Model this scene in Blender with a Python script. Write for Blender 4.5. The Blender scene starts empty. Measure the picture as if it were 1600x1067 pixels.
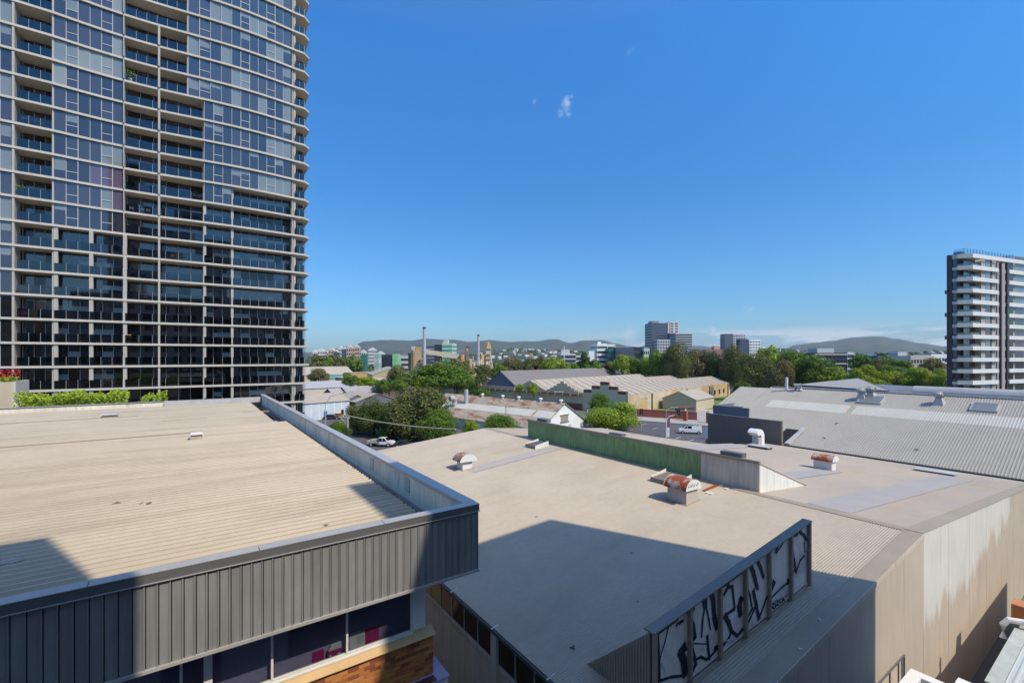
import bpy, bmesh, math, random
from mathutils import Vector, Matrix
R = math.radians
rnd = random.Random(7)
scene = bpy.context.scene
col = scene.collection
H = 18.0                       # camera height above the street
# ---------------------------------------------------------------- camera
F, CX, YH = 717.0, 800.0, 558.5    # focal length, centre and horizon in photo pixels
YAW = R(34.9); S_, C_ = math.sin(YAW), math.cos(YAW)
cam = bpy.data.cameras.new('camera'); co = bpy.data.objects.new('camera', cam); col.objects.link(co)
co.location = (0, 0, H); co.rotation_euler = (R(90), 0, -YAW)
cam.sensor_width = 36; cam.lens = 36 * F / 1600; cam.shift_y = (YH - 533.5) / 1600
cam.clip_start = 0.1; cam.clip_end = 30000
scene.camera = co
# ---------------------------------------------------------------- light
SUN_AZ, SUN_EL = R(159.5), R(50)   # compass from +y, clockwise
sd = Vector((math.sin(SUN_AZ) * math.cos(SUN_EL), math.cos(SUN_AZ) * math.cos(SUN_EL), math.sin(SUN_EL)))
sun = bpy.data.lights.new('sun', 'SUN'); so = bpy.data.objects.new('sun', sun); col.objects.link(so)
sun.energy = 2.6; sun.angle = R(0.5); sun.color = (1.0, 0.87, 0.68)
so.rotation_euler = sd.to_track_quat('Z', 'Y').to_euler(); so.location = (0, 0, 200)
world = bpy.data.worlds.new('World'); scene.world = world; world.use_nodes = True
wn = world.node_tree.nodes; wl = world.node_tree.links
for n in list(wn): wn.remove(n)
def N(tree, t, **k):
    n = tree.nodes.new(t)
    for a, b in k.items(): setattr(n, a, b)
    return n
W = world.node_tree
sky = N(W, 'ShaderNodeTexSky', sky_type='NISHITA', sun_disc=False, sun_elevation=SUN_EL, sun_rotation=SUN_AZ,
        altitude=20, air_density=1.0, dust_density=1.0, ozone_density=3.0)
hsv = N(W, 'ShaderNodeHueSaturation'); hsv.inputs['Saturation'].default_value = 1.0
wl.new(sky.outputs[0], hsv.inputs['Color'])
tcg = N(W, 'ShaderNodeTexCoord'); sg = N(W, 'ShaderNodeSeparateXYZ'); wl.new(tcg.outputs['Generated'], sg.inputs[0])
ramp = N(W, 'ShaderNodeValToRGB'); wl.new(sg.outputs['Z'], ramp.inputs[0])      # clear-day grading by elevation only
el = ramp.color_ramp.elements; el[0].position = 0; el[0].color = (.36, .52, .66, 1); el[1].position = 1; el[1].color = (1.05, 1.1, 1.2, 1)
for p_, c_ in ((.108, (.28, .50, .67)), (.328, (.20, .53, .78)), (.57, (.22, .66, 1.04))):
    e_ = el.new(p_); e_.color = (*c_, 1)
grade = N(W, 'ShaderNodeVectorMath', operation='MULTIPLY'); wl.new(hsv.outputs[0], grade.inputs[0]); wl.new(ramp.outputs[0], grade.inputs[1])
# thin clouds low over the horizon and a few wisps, by direction
tc = N(W, 'ShaderNodeTexCoord'); sep = N(W, 'ShaderNodeSeparateXYZ'); wl.new(tc.outputs['Generated'], sep.inputs[0])
mp = N(W, 'ShaderNodeMapping'); mp.inputs['Scale'].default_value = (5, 5, 34); mp.inputs['Location'].default_value = (3.1, 1.2, 0.35)
wl.new(tc.outputs['Generated'], mp.inputs[0])
cn = N(W, 'ShaderNodeTexNoise'); cn.inputs['Scale'].default_value = 1.6; cn.inputs['Detail'].default_value = 7; cn.inputs['Roughness'].default_value = .62
wl.new(mp.outputs[0], cn.inputs['Vector'])
cr = N(W, 'ShaderNodeMapRange'); cr.inputs['From Min'].default_value = .46; cr.inputs['From Max'].default_value = .56
wl.new(cn.outputs['Fac'], cr.inputs['Value'])
band = N(W, 'ShaderNodeMapRange', interpolation_type='SMOOTHSTEP')
band.inputs['From Min'].default_value = .066; band.inputs['From Max'].default_value = .035
wl.new(sep.outputs['Z'], band.inputs['Value'])
side = N(W, 'ShaderNodeMapRange', interpolation_type='SMOOTHSTEP'); side.inputs['From Min'].default_value = .55; side.inputs['From Max'].default_value = .9
wl.new(sep.outputs['X'], side.inputs['Value'])
m1 = N(W, 'ShaderNodeMath', operation='MULTIPLY'); wl.new(cr.outputs[0], m1.inputs[0]); wl.new(band.outputs[0], m1.inputs[1])
m2 = N(W, 'ShaderNodeMath', operation='MULTIPLY'); wl.new(m1.outputs[0], m2.inputs[0]); wl.new(side.outputs[0], m2.inputs[1])
# wisps
def wisp(px, py, r):
    u = (px - CX) / F; v = -(py - YH) / F
    d = Vector((S_ + u * C_, C_ - u * S_, v)).normalized()
    dist = N(W, 'ShaderNodeVectorMath', operation='DISTANCE'); wl.new(wv.outputs[0], dist.inputs[0]); dist.inputs[1].default_value = d
    mr = N(W, 'ShaderNodeMapRange', interpolation_type='SMOOTHSTEP'); mr.inputs['From Min'].default_value = r; mr.inputs['From Max'].default_value = r * .15
    wl.new(dist.outputs['Value'], mr.inputs['Value'])
    return mr.outputs[0]
wn2 = N(W, 'ShaderNodeTexNoise'); wn2.inputs['Scale'].default_value = 26; wn2.inputs['Detail'].default_value = 4
wl.new(tc.outputs['Generated'], wn2.inputs['Vector'])
wsub = N(W, 'ShaderNodeVectorMath', operation='SUBTRACT'); wl.new(wn2.outputs['Color'], wsub.inputs[0]); wsub.inputs[1].default_value = (.5, .5, .5)
wsc = N(W, 'ShaderNodeVectorMath', operation='SCALE'); wl.new(wsub.outputs[0], wsc.inputs[0]); wsc.inputs['Scale'].default_value = .06
wv = N(W, 'ShaderNodeVectorMath', operation='ADD'); wl.new(tc.outputs['Generated'], wv.inputs[0]); wl.new(wsc.outputs[0], wv.inputs[1])
acc = m2.outputs[0]
for (px, py, r, a) in [(884, 166, .014, .55), (893, 152, .010, .5), (840, 157, .009, .3), (981, 73, .009, .12), (1171, 484, .012, .4), (1112, 516, .012, .5), (985, 526, .03, .35)]:
    w = wisp(px, py, r)
    mm = N(W, 'ShaderNodeMath', operation='MULTIPLY_ADD'); wl.new(w, mm.inputs[0]); mm.inputs[1].default_value = a; wl.new(acc, mm.inputs[2]); acc = mm.outputs[0]
mc = N(W, 'ShaderNodeMath', operation='MULTIPLY', use_clamp=True); wl.new(acc, mc.inputs[0]); mc.inputs[1].default_value = .9
mixc = N(W, 'ShaderNodeMix', data_type='RGBA'); wl.new(mc.outputs[0], mixc.inputs['Factor']); wl.new(grade.outputs[0], mixc.inputs['A'])
mixc.inputs['B'].default_value = (2.9, 3.2, 3.6, 1)
bg = N(W, 'ShaderNodeBackground'); bg.inputs['Strength'].default_value = 0.15
wo = N(W, 'ShaderNodeOutputWorld'); wl.new(mixc.outputs['Result'], bg.inputs['Color']); wl.new(bg.outputs[0], wo.inputs[0])
vs = scene.view_settings
vs.view_transform = 'Standard'; vs.look = 'None'; vs.exposure = 0.65; vs.gamma = 1; vs.use_curve_mapping = False
scene.render.engine = 'CYCLES'
scene.cycles.max_bounces = 7; scene.cycles.transparent_max_bounces = 12; scene.cycles.use_denoising = True

# ---------------------------------------------------------------- geometry helpers
def ray(px, py):
    u = (px - CX) / F; v = -(py - YH) / F
    return (S_ + u * C_, C_ - u * S_, v)
def P(px, py, x=None, y=None, z=None, dep=None):
    """point of the place seen at a photo pixel, on a known plane or at a known depth"""
    a = ray(px, py)
    t = dep if dep is not None else x / a[0] if x is not None else y / a[1] if y is not None else (z - H) / a[2]
    return (t * a[0], t * a[1], t * a[2] + H)
def Q(px, py, n, k):
    a = ray(px, py); o = n[2] * H
    t = (k - o) / sum(i * j for i, j in zip(a, n))
    return (t * a[0], t * a[1], t * a[2] + H)

class MB:
    def __init__(s): s.v = []; s.f = []; s.m = []
    def face(s, pts, mi=0):
        b = len(s.v); s.v += [tuple(p) for p in pts]; s.f.append(tuple(range(b, b + len(pts)))); s.m.append(mi)
    def solid(s, vs_, fs, mi=0):
        b = len(s.v); s.v += [tuple(p) for p in vs_]
        for f in fs: s.f.append(tuple(b + i for i in f)); s.m.append(mi)
    def box(s, x0, x1, y0, y1, z0, z1, mi=0):
        s.solid([(x0,y0,z0),(x1,y0,z0),(x1,y1,z0),(x0,y1,z0),(x0,y0,z1),(x1,y0,z1),(x1,y1,z1),(x0,y1,z1)],
                [(0,3,2,1),(4,5,6,7),(0,1,5,4),(1,2,6,5),(2,3,7,6),(3,0,4,7)], mi)
    def prism(s, a, b, mi=0):
        """loft between two closed loops with the same vertex count"""
        n = len(a)
        s.solid(list(a) + list(b), [tuple(range(n))[::-1], tuple(range(n, 2*n))] + [(i, (i+1) % n, n + (i+1) % n, n + i) for i in range(n)], mi)
    def ext(s, poly, axis, c0, c1, mi=0):
        """extrude a 2-D polygon along axis 'x','y' or 'z'"""
        g = {'x': lambda p, c: (c, p[0], p[1]), 'y': lambda p, c: (p[0], c, p[1]), 'z': lambda p, c: (p[0], p[1], c)}[axis]
        s.prism([g(p, c0) for p in poly], [g(p, c1) for p in poly], mi)
    def bar(s, a, b, w, h=None, mi=0):
        a = Vector(a); b = Vector(b); h = h or w; d = (b - a).normalized()
        u = d.cross(Vector((0, 0, 1)))
        u = u.normalized() if u.length > 1e-3 else Vector((1, 0, 0)); v = u.cross(d)
        f = lambda p: [p - u*w/2 - v*h/2, p + u*w/2 - v*h/2, p + u*w/2 + v*h/2, p - u*w/2 + v*h/2]
        s.prism(f(a), f(b), mi)
    def tube(s, pts, r, n=8, mi=0, r2=None):
        pts = [Vector(p) for p in pts]; rings = []
        for i, p in enumerate(pts):
            d = (pts[min(i+1, len(pts)-1)] - pts[max(i-1, 0)]).normalized()
            u = d.cross(Vector((0, 0, 1)))
            u = u.normalized() if u.length > 1e-3 else Vector((1, 0, 0)); v = d.cross(u)
            rr = r if r2 is None else r + (r2 - r) * i / (len(pts) - 1)
            rings.append([p + (u * math.cos(2*math.pi*k/n) + v * math.sin(2*math.pi*k/n)) * rr for k in range(n)])
        b = len(s.v); s.v += [tuple(q) for g in rings for q in g]
        for i in range(len(rings) - 1):
            for k in range(n):
                s.f.append((b+i*n+k, b+i*n+(k+1) % n, b+(i+1)*n+(k+1) % n, b+(i+1)*n+k)); s.m.append(mi)
        s.f.append(tuple(b + k for k in range(n))[::-1]); s.m.append(mi)
        e = b + (len(rings) - 1) * n; s.f.append(tuple(e + k for k in range(n))); s.m.append(mi)
    def mesh(s, name, mats, off=(0, 0, 0), smooth=False):
        me = bpy.data.meshes.new(name)
        me.from_pydata([(x - off[0], y - off[1], z - off[2]) for x, y, z in s.v], [], s.f)
        for m in (mats if isinstance(mats, (list, tuple)) else [mats]): me.materials.append(m)
        if any(s.m): me.polygons.foreach_set('material_index', s.m)
        bm = bmesh.new(); bm.from_mesh(me); bmesh.ops.recalc_face_normals(bm, faces=bm.faces); bm.to_mesh(me); bm.free()
        if smooth: me.polygons.foreach_set('use_smooth', [True] * len(me.polygons))
        me.update(); return me
    def build(s, name, mats, parent=None, world=True, smooth=False, kind=None):
        off = (0, 0, 0)
        if parent is not None and world:
            r = parent
            while r.parent: r = r.parent
            off = r.location
        return link(name, s.mesh(name, mats, off, smooth), parent, kind=kind)
def link(name, me, parent=None, loc=(0, 0, 0), rot=(0, 0, 0), kind=None):
    o = bpy.data.objects.new(name, me); col.objects.link(o); o.location = loc; o.rotation_euler = rot
    if parent: o.parent = parent
    if kind: o['kind'] = kind
    return o
def tag(o, label, cat, group=None):
    o['label'] = label; o['category'] = cat
    if group: o['group'] = group
    return o
def thing(name, label, cat, loc=(0, 0, 0), rz=0, group=None):
    return tag(link(name, None, loc=loc, rot=(0, 0, rz)), label, cat, group)
def structure(o): o['kind'] = 'structure'; return o
def clone(o, loc, rz, label=None, scale=None):
    r = o.copy(); col.objects.link(r); r.location = loc; r.rotation_euler = (0, 0, rz)
    if scale: r.scale = scale
    if label: r['label'] = label
    for ch in list(o.children):
        c = ch.copy(); col.objects.link(c); c.parent = r
        for g in list(ch.children):
            d = g.copy(); col.objects.link(d); d.parent = c
    return r

# ---------------------------------------------------------------- materials
def M(name, c, rough=.65, var=.10, scale=.6, spec=.35, fine=.05, metal=0, streak=0, c2=None, c2min=.55, c2max=.7, c2scale=None, c2stretch=(1, 1, 1), bump=0, bscale=8, coat=0, island=0, objr=0):
    m = bpy.data.materials.new(name); m.use_nodes = True; t = m.node_tree; n = t.nodes; l = t.links
    b = n['Principled BSDF']; b.inputs['Roughness'].default_value = rough; b.inputs['Metallic'].default_value = metal
    b.inputs['Specular IOR Level'].default_value = spec; b.inputs['Coat Weight'].default_value = coat
    g = N(t, 'ShaderNodeNewGeometry')
    no = N(t, 'ShaderNodeTexNoise'); no.inputs['Scale'].default_value = scale; no.inputs['Detail'].default_value = 6; no.inputs['Roughness'].default_value = .6
    l.new(g.outputs['Position'], no.inputs['Vector'])
    nf = N(t, 'ShaderNodeTexNoise'); nf.inputs['Scale'].default_value = scale * 14; nf.inputs['Detail'].default_value = 3
    mpv = N(t, 'ShaderNodeMapping'); mpv.inputs['Scale'].default_value = (1, 1, .08) if streak else (1, 1, 1)
    l.new(g.outputs['Position'], mpv.inputs[0]); l.new(mpv.outputs[0], nf.inputs['Vector'])
    a = N(t, 'ShaderNodeMapRange'); a.inputs['From Min'].default_value = .3; a.inputs['From Max'].default_value = .7; a.inputs['To Min'].default_value = 1 - var; a.inputs['To Max'].default_value = 1 + var
    l.new(no.outputs['Fac'], a.inputs['Value'])
    f = N(t, 'ShaderNodeMapRange'); f.inputs['From Min'].default_value = .3; f.inputs['From Max'].default_value = .7
    ff = max(fine, streak); f.inputs['To Min'].default_value = 1 - ff; f.inputs['To Max'].default_value = 1 + ff
    l.new(nf.outputs['Fac'], f.inputs['Value'])
    mu = N(t, 'ShaderNodeMath', operation='MULTIPLY'); l.new(a.outputs[0], mu.inputs[0]); l.new(f.outputs[0], mu.inputs[1])
    fac = mu.outputs[0]
    if island:
        ri = N(t, 'ShaderNodeMapRange'); ri.inputs['To Min'].default_value = 1 - island; ri.inputs['To Max'].default_value = 1 + island
        l.new(g.outputs['Random Per Island'], ri.inputs['Value'])
        m3 = N(t, 'ShaderNodeMath', operation='MULTIPLY'); l.new(fac, m3.inputs[0]); l.new(ri.outputs[0], m3.inputs[1]); fac = m3.outputs[0]
    if objr:
        oi = N(t, 'ShaderNodeObjectInfo'); ro_ = N(t, 'ShaderNodeMapRange'); ro_.inputs['To Min'].default_value = 1 - objr; ro_.inputs['To Max'].default_value = 1 + objr
        l.new(oi.outputs['Random'], ro_.inputs['Value']); m4 = N(t, 'ShaderNodeMath', operation='MULTIPLY'); l.new(fac, m4.inputs[0]); l.new(ro_.outputs[0], m4.inputs[1]); fac = m4.outputs[0]
    src = None
    if c2:
        mp2 = N(t, 'ShaderNodeMapping'); mp2.inputs['Scale'].default_value = c2stretch; l.new(g.outputs['Position'], mp2.inputs[0])
        n2 = N(t, 'ShaderNodeTexNoise'); n2.inputs['Scale'].default_value = c2scale or scale; n2.inputs['Detail'].default_value = 7; n2.inputs['Roughness'].default_value = .65
        l.new(mp2.outputs[0], n2.inputs['Vector'])
        r2 = N(t, 'ShaderNodeMapRange'); r2.inputs['From Min'].default_value = c2min; r2.inputs['From Max'].default_value = c2max; l.new(n2.outputs['Fac'], r2.inputs['Value'])
        mx = N(t, 'ShaderNodeMix', data_type='RGBA'); l.new(r2.outputs[0], mx.inputs['Factor']); mx.inputs['A'].default_value = (*c, 1); mx.inputs['B'].default_value = (*c2, 1); src = mx.outputs['Result']
    sc = N(t, 'ShaderNodeVectorMath', operation='SCALE')
    if src: l.new(src, sc.inputs[0])
    else: sc.inputs[0].default_value = c
    l.new(fac, sc.inputs['Scale']); l.new(sc.outputs[0], b.inputs['Base Color'])
    if bump:
        nb = N(t, 'ShaderNodeTexNoise'); nb.inputs['Scale'].default_value = bscale; nb.inputs['Detail'].default_value = 5; l.new(g.outputs['Position'], nb.inputs['Vector'])
        bp = N(t, 'ShaderNodeBump'); bp.inputs['Strength'].default_value = bump; bp.inputs['Distance'].default_value = .03
        l.new(nb.outputs['Fac'], bp.inputs['Height']); l.new(bp.outputs[0], b.inputs['Normal'])
    return m
def glass(name, c, ior=1.9, rough=.02, wob=0):
    m = bpy.data.materials.new(name); m.use_nodes = True; t = m.node_tree; b = t.nodes['Principled BSDF']
    b.inputs['Base Color'].default_value = (*c, 1); b.inputs['Roughness'].default_value = rough; b.inputs['IOR'].default_value = ior
    if wob:
        g = N(t, 'ShaderNodeNewGeometry'); nb = N(t, 'ShaderNodeTexNoise'); nb.inputs['Scale'].default_value = .6; t.links.new(g.outputs['Position'], nb.inputs['Vector'])
        bp = N(t, 'ShaderNodeBump'); bp.inputs['Strength'].default_value = wob; bp.inputs['Distance'].default_value = .05
        t.links.new(nb.outputs['Fac'], bp.inputs['Height']); t.links.new(bp.outputs[0], b.inputs['Normal'])
    return m
def clear(name, tint, refl=.12):
    m = bpy.data.materials.new(name); m.use_nodes = True; t = m.node_tree; t.nodes.remove(t.nodes['Principled BSDF'])
    tr = N(t, 'ShaderNodeBsdfTransparent'); tr.inputs[0].default_value = (*tint, 1)
    gl = N(t, 'ShaderNodeBsdfGlossy'); gl.inputs['Roughness'].default_value = .02; gl.inputs['Color'].default_value = (.9, .95, 1, 1)
    lw = N(t, 'ShaderNodeLayerWeight'); pw = N(t, 'ShaderNodeMath', operation='POWER'); t.links.new(lw.outputs['Facing'], pw.inputs[0]); pw.inputs[1].default_value = 3.5
    fr = N(t, 'ShaderNodeMath', operation='MULTIPLY_ADD'); t.links.new(pw.outputs[0], fr.inputs[0]); fr.inputs[1].default_value = .8; fr.inputs[2].default_value = refl * .5
    mx = N(t, 'ShaderNodeMixShader'); t.links.new(fr.outputs[0], mx.inputs[0]); t.links.new(tr.outputs[0], mx.inputs[1]); t.links.new(gl.outputs[0], mx.inputs[2])
    t.links.new(mx.outputs[0], t.nodes['Material Output'].inputs[0]); return m

m_beige = M('beige_sheet_roof', (.405, .35, .275), .55, .07, .25, fine=.04, c2=(.345, .29, .22), c2scale=.22, c2min=.50, c2max=.80, c2stretch=(.5, 1.6, 1))
m_beige2 = M('beige_far_slope', (.39, .33, .255), .5, .09, .2, fine=.04, c2=(.42, .31, .185), c2scale=.25, c2min=.5, c2max=.75)
m_beigeL = M('cream_ribbed_roof', (.445, .38, .285), .5, .06, .3, fine=.04, c2=(.33, .275, .20), c2scale=.5, c2min=.48, c2max=.72, c2stretch=(.22, 1.8, 1))
m_flash = M('roof_flashing', (.36, .295, .215), .55, .1, .7)
m_skyl = M('fibreglass_sheet', (.33, .305, .295), .4, .06, .5)
m_white = M('white_paint', (.78, .77, .74), .5, .04, .8)
m_whiteS = M('white_weathered_board', (.80, .80, .76), .6, .06, .5, streak=.07)
m_galv = M('galvanised_steel', (.50, .49, .47), .5, .12, 1.2, spec=.4, metal=.1)
m_cap = M('grey_metal_cap', (.44, .43, .41), .45, .08, 1.2, spec=.4, metal=.1)
m_capd = M('dark_grey_trim', (.13, .135, .14), .45, .08, 1.0)
m_fascia = M('grey_fascia_sheet', (.255, .258, .258), .45, .10, .8, streak=.09, spec=.4, objr=.07, c2=(.205, .205, .20), c2scale=1.4, c2min=.55, c2max=.8, c2stretch=(1, 1, .3))
m_parin = M('parapet_render', (.86, .75, .58), .75, .12, .6, streak=.12, c2=(.25, .235, .225), c2scale=1.0, c2min=.56, c2max=.78, c2stretch=(1, 1, .35))
m_gutter = M('gutter_dark', (.09, .09, .10), .5, .1, 1)
m_conc = M('concrete_panel', (.68, .58, .47), .85, .10, .4, streak=.10, bump=.15, c2=(.22, .19, .17), c2scale=.6, c2min=.62, c2max=.85, c2stretch=(1, 1, .12))
m_concp = M('painted_concrete', (.56, .49, .415), .8, .05, .4, streak=.07, c2=(.34, .28, .235), c2scale=.7, c2min=.62, c2max=.9, c2stretch=(1, 1, .1))
m_black = M('black_paint', (.012, .012, .016), .6, .1)
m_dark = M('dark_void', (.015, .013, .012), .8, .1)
m_green = M('green_copper_sheet', (.25, .38, .16), .6, .14, .9, streak=.25, c2=(.30, .32, .18), c2scale=2.2, c2stretch=(1, 1, .12))
m_rust = M('rusty_metal', (.50, .46, .38), .6, .1, 1, c2=(.34, .075, .02), c2scale=1.2, c2min=.40, c2max=.52)
m_rustroof = M('rust_stained_roof', (.42, .35, .265), .7, .12, .3, c2=(.25, .11, .065), c2scale=.55, c2min=.46, c2max=.64, c2stretch=(1.4, .5, 1))
m_greyroof = M('grey_corrugated_roof', (.37, .34, .285), .5, .05, .3, spec=.35)
m_greystrip = M('pale_rooflight_sheet', (.50, .48, .42), .5, .04, .6)
m_darkwall = M('charcoal_wall', (.23, .18, .145), .8, .06, .5)
m_brick = [M('brick_a', (.50, .19, .055), .8, .12, 4), M('brick_b', (.42, .14, .045), .8, .12, 4), M('brick_c', (.26, .085, .04), .8, .1, 4), M('brick_d', (.56, .24, .075), .8, .1, 4)]
m_mortar = M('mortar', (.45, .33, .24), .9, .1, 3)
m_cream = M('cream_wall', (.52, .44, .31), .8, .06, .25, streak=.05)
m_creamshade = M('cream_grey_wall', (.62, .50, .32), .8, .08, .25, streak=.06)
m_tan = M('yellow_tan_wall', (.52, .33, .15), .8, .10, .12, c2=(.55, .47, .34), c2scale=.1, c2min=.45, c2max=.6)
m_creamroof = M('cream_shed_roof', (.43, .365, .285), .6, .06, .3)
m_darkroof = M('dull_brown_roof', (.20, .175, .16), .6, .08, .2)
m_brownbrick = M('brown_brick', (.20, .075, .05), .85, .15, .5)
m_redbrick = M('red_brick_fence', (.34, .115, .075), .85, .1, .6)
m_factory = M('beige_factory', (.50, .38, .22), .75, .1, .15)
m_factory2 = M('ochre_panel', (.48, .31, .13), .75, .12, .15)
m_steelstack = M('steel_stack', (.50, .46, .48), .45, .1, .3, metal=.1)
m_asphalt = M('asphalt', (.105, .10, .10), .9, .12, .2, bump=.1)
m_path = M('footpath_concrete', (.40, .36, .31), .9, .08, .4)
m_ground = M('urban_ground', (.17, .16, .135), .95, .25, .02, c2=(.07, .10, .035), c2scale=.015, c2min=.45, c2max=.55)
m_grass = M('mown_grass', (.13, .20, .045), .95, .12, .3, fine=.15)
m_line = M('road_paint', (.62, .62, .58), .8, .1, 2)
m_car = {k: M('car_' + k, c, .25, .02, 1, spec=.6, coat=.6) for k, c in dict(white=(.75, .75, .75), red=(.50, .03, .03), dark=(.03, .035, .05), silver=(.4, .42, .45), blue=(.16, .28, .42), orange=(.5, .2, .05)).items()}
m_tyre = M('rubber_tyre', (.02, .02, .02), .9, .1); m_glassc = glass('car_glass', (.01, .012, .016), 1.6)
m_trunk = M('bark', (.13, .10, .075), .9, .2, 2)
m_bluegrey = M('blue_grey_sheet', (.16, .175, .215), .7, .06, .5)
m_termr = M('terracotta_roof', (.42, .12, .06), .8, .1, .6)

def leafmat(name, c, c2, tr=.25):
    m = bpy.data.materials.new(name); m.use_nodes = True; t = m.node_tree; l = t.links; b = t.nodes['Principled BSDF']
    b.inputs['Roughness'].default_value = .55; b.inputs['Specular IOR Level'].default_value = .25
    g = N(t, 'ShaderNodeNewGeometry'); no = N(t, 'ShaderNodeTexNoise'); no.inputs['Scale'].default_value = .45; no.inputs['Detail'].default_value = 3
    l.new(g.outputs['Position'], no.inputs['Vector'])
    ad = N(t, 'ShaderNodeMath', operation='MULTIPLY_ADD'); l.new(g.outputs['Random Per Island'], ad.inputs[0]); ad.inputs[1].default_value = .5; l.new(no.outputs['Fac'], ad.inputs[2])
    mr = N(t, 'ShaderNodeMapRange'); mr.inputs['From Min'].default_value = .45; mr.inputs['From Max'].default_value = 1.05; l.new(ad.outputs[0], mr.inputs['Value'])
    mx = N(t, 'ShaderNodeMix', data_type='RGBA'); l.new(mr.outputs[0], mx.inputs['Factor']); mx.inputs['A'].default_value = (*c, 1); mx.inputs['B'].default_value = (*c2, 1)
    l.new(mx.outputs['Result'], b.inputs['Base Color'])
    tl = N(t, 'ShaderNodeBsdfTranslucent'); l.new(mx.outputs['Result'], tl.inputs['Color'])
    ms = N(t, 'ShaderNodeMixShader'); ms.inputs[0].default_value = tr; l.new(b.outputs[0], ms.inputs[1]); l.new(tl.outputs[0], ms.inputs[2])
    l.new(ms.outputs[0], t.nodes['Material Output'].inputs[0]); return m
LM = {'green': leafmat('leaf_green', (.065, .125, .012), (.20, .31, .035)), 'olive': leafmat('leaf_olive', (.075, .095, .02), (.21, .225, .06)),
      'dark': leafmat('leaf_dark', (.045, .08, .014), (.13, .19, .035)), 'lime': leafmat('leaf_lime', (.14, .22, .015), (.38, .48, .04)),
      'brown': leafmat('leaf_brown', (.13, .11, .04), (.27, .22, .08))}
# ================================================================ GROUND
def sheet(name, pts, z, m, kind='structure'):
    b = MB(); b.face([(x, y, z) for x, y in pts]); return b.build(name, m, kind=kind)
g0 = MB(); GS = 7000
xs = [-GS, -800, -200, 0, 200, 800, GS]
for i in range(6):
    for j in range(6):
        g0.face([(xs[i], xs[j], 0), (xs[i+1], xs[j], 0), (xs[i+1], xs[j+1], 0), (xs[i], xs[j+1], 0)])
g0.build('ground', m_ground, kind='structure')

# ================================================================ BUILDING BEHIND THE CAMERA (seen in reflections, casts the shade)
def plain_block(name, label, boxes, m, loc, win=True, group=None, cat='building'):
    t = thing(name, label, cat, loc, group=group)
    w = MB(); g = MB()
    for (x0, x1, y0, y1, z1) in boxes:
        w.box(x0, x1, y0, y1, 0, z1)
        if win:
            z = 4.6
            while z + 2 < z1:
                x = x0 + 1.2
                while x + 2.2 < x1:
                    g.box(x, x + 2.0, y1 - .02, y1 + .03, z, z + 1.7); x += 3.4
                z += 3.0
    w.build('wall', m, t)
    if win: g.build('window', m_pane['dark'], t, kind='stuff')
    return t
m_pane = {'dark': glass('pane_dark', (.030, .026, .036), 1.95, wob=.02), 'mid': glass('pane_mid', (.052, .048, .066), 1.9, wob=.02),
          'curtain': glass('pane_curtain', (.19, .215, .22), 1.75, wob=.02), 'blind': glass('pane_blind', (.25, .27, .26), 1.7, wob=.02),
          'purple': glass('pane_purple', (.115, .085, .125), 1.85, wob=.02), 'black': glass('pane_black', (.012, .010, .010), 1.6, wob=.02)}
m_back = M('apartment_render', (.50, .46, .42), .85, .08, .3)
plain_block('apartment_building', 'rendered apartment block with recess behind the viewpoint that shades the near roofs', 'x' and
            [(-26, 3.5, -24, -1.5, 35.3), (3.5, 10.8, -24, -13, 33), (10.8, 24.0, -24, -1.5, 35.8)], m_back, (0, 0, 0))
for nm, lab, bx in [('neighbour_tower', 'tall slim plain tower behind the viewpoint, left of the three', (-24, -16, -62, -50, 88)), ('neighbour_tower', 'shorter plain tower behind the viewpoint, in the middle of the three', (3, 13, -78, -61, 66)),
                    ('neighbour_tower', 'thin tall plain tower behind the viewpoint, right of the three', (36, 39, -74, -64, 92)), ('neighbour_block', 'low plain block behind the viewpoint at far left', (-75, -40, -50, -34, 36)),
                    ('neighbour_block', 'low plain block behind the viewpoint in the centre', (-38, 14, -49, -32, 33)), ('neighbour_block', 'low plain block behind the viewpoint at the right', (14.1, 90, -60, -44, 36))]:
    plain_block(nm, lab, [bx], m_back, (0, 0, 0))

# ================================================================ LEFT OFFICE BUILDING
LB = thing('office_building', 'brick office building with cream ribbed roof and grey sheet fascia at lower left', 'building', (-5, 30, 0))
YF, XP = 9.8, 5.83; ZT, ZB = H - 3.62, H - 5.25
ZR = H - 4.40                               # roof pan level
# fascia panels
pit = .1745
pm = MB()
pm.prism([(0, 0, 0), (pit - .016, 0, 0), (pit - .016, .03, 0), (0, .03, 0)], [(0, 0, 1.43), (pit - .016, 0, 1.43), (pit - .016, .03, 1.43), (0, .03, 1.43)])
pm.box(pit - .040, pit - .017, -.018, -.0005, 0, 1.43)
pme = pm.mesh('fascia_panel', m_fascia)
i = 0; x = XP - pit
while x > -5.0:
    link('fascia_panel', pme, LB, (x + 5, YF - 30 + rnd.uniform(0, .006), ZB + .03), (rnd.uniform(-.003, .003), 0, rnd.uniform(-.02, .02))); x -= pit; i += 1
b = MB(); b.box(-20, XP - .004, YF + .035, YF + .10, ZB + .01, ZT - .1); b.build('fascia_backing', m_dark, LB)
b = MB(); b.box(-20, -5.0, YF, YF + .03, ZB + .03, ZT - .16); b.build('fascia_end', m_fascia, LB)
b = MB(); b.box(-20, XP, YF - .03, YF + .20, ZT - .008, ZT); b.box(-20, XP, YF - .03, YF - .022, ZT - .155, ZT - .009)
b.build('coping_front', m_capd, LB)
b = MB()
for k in range(9):
    x1 = XP + .004 - k * 2.4; x0 = x1 - 2.385
    b.box(x0, x1, YF - .035, YF + .22, ZT + .001, ZT + .012)
b.build('coping_top', m_cap, LB)
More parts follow.
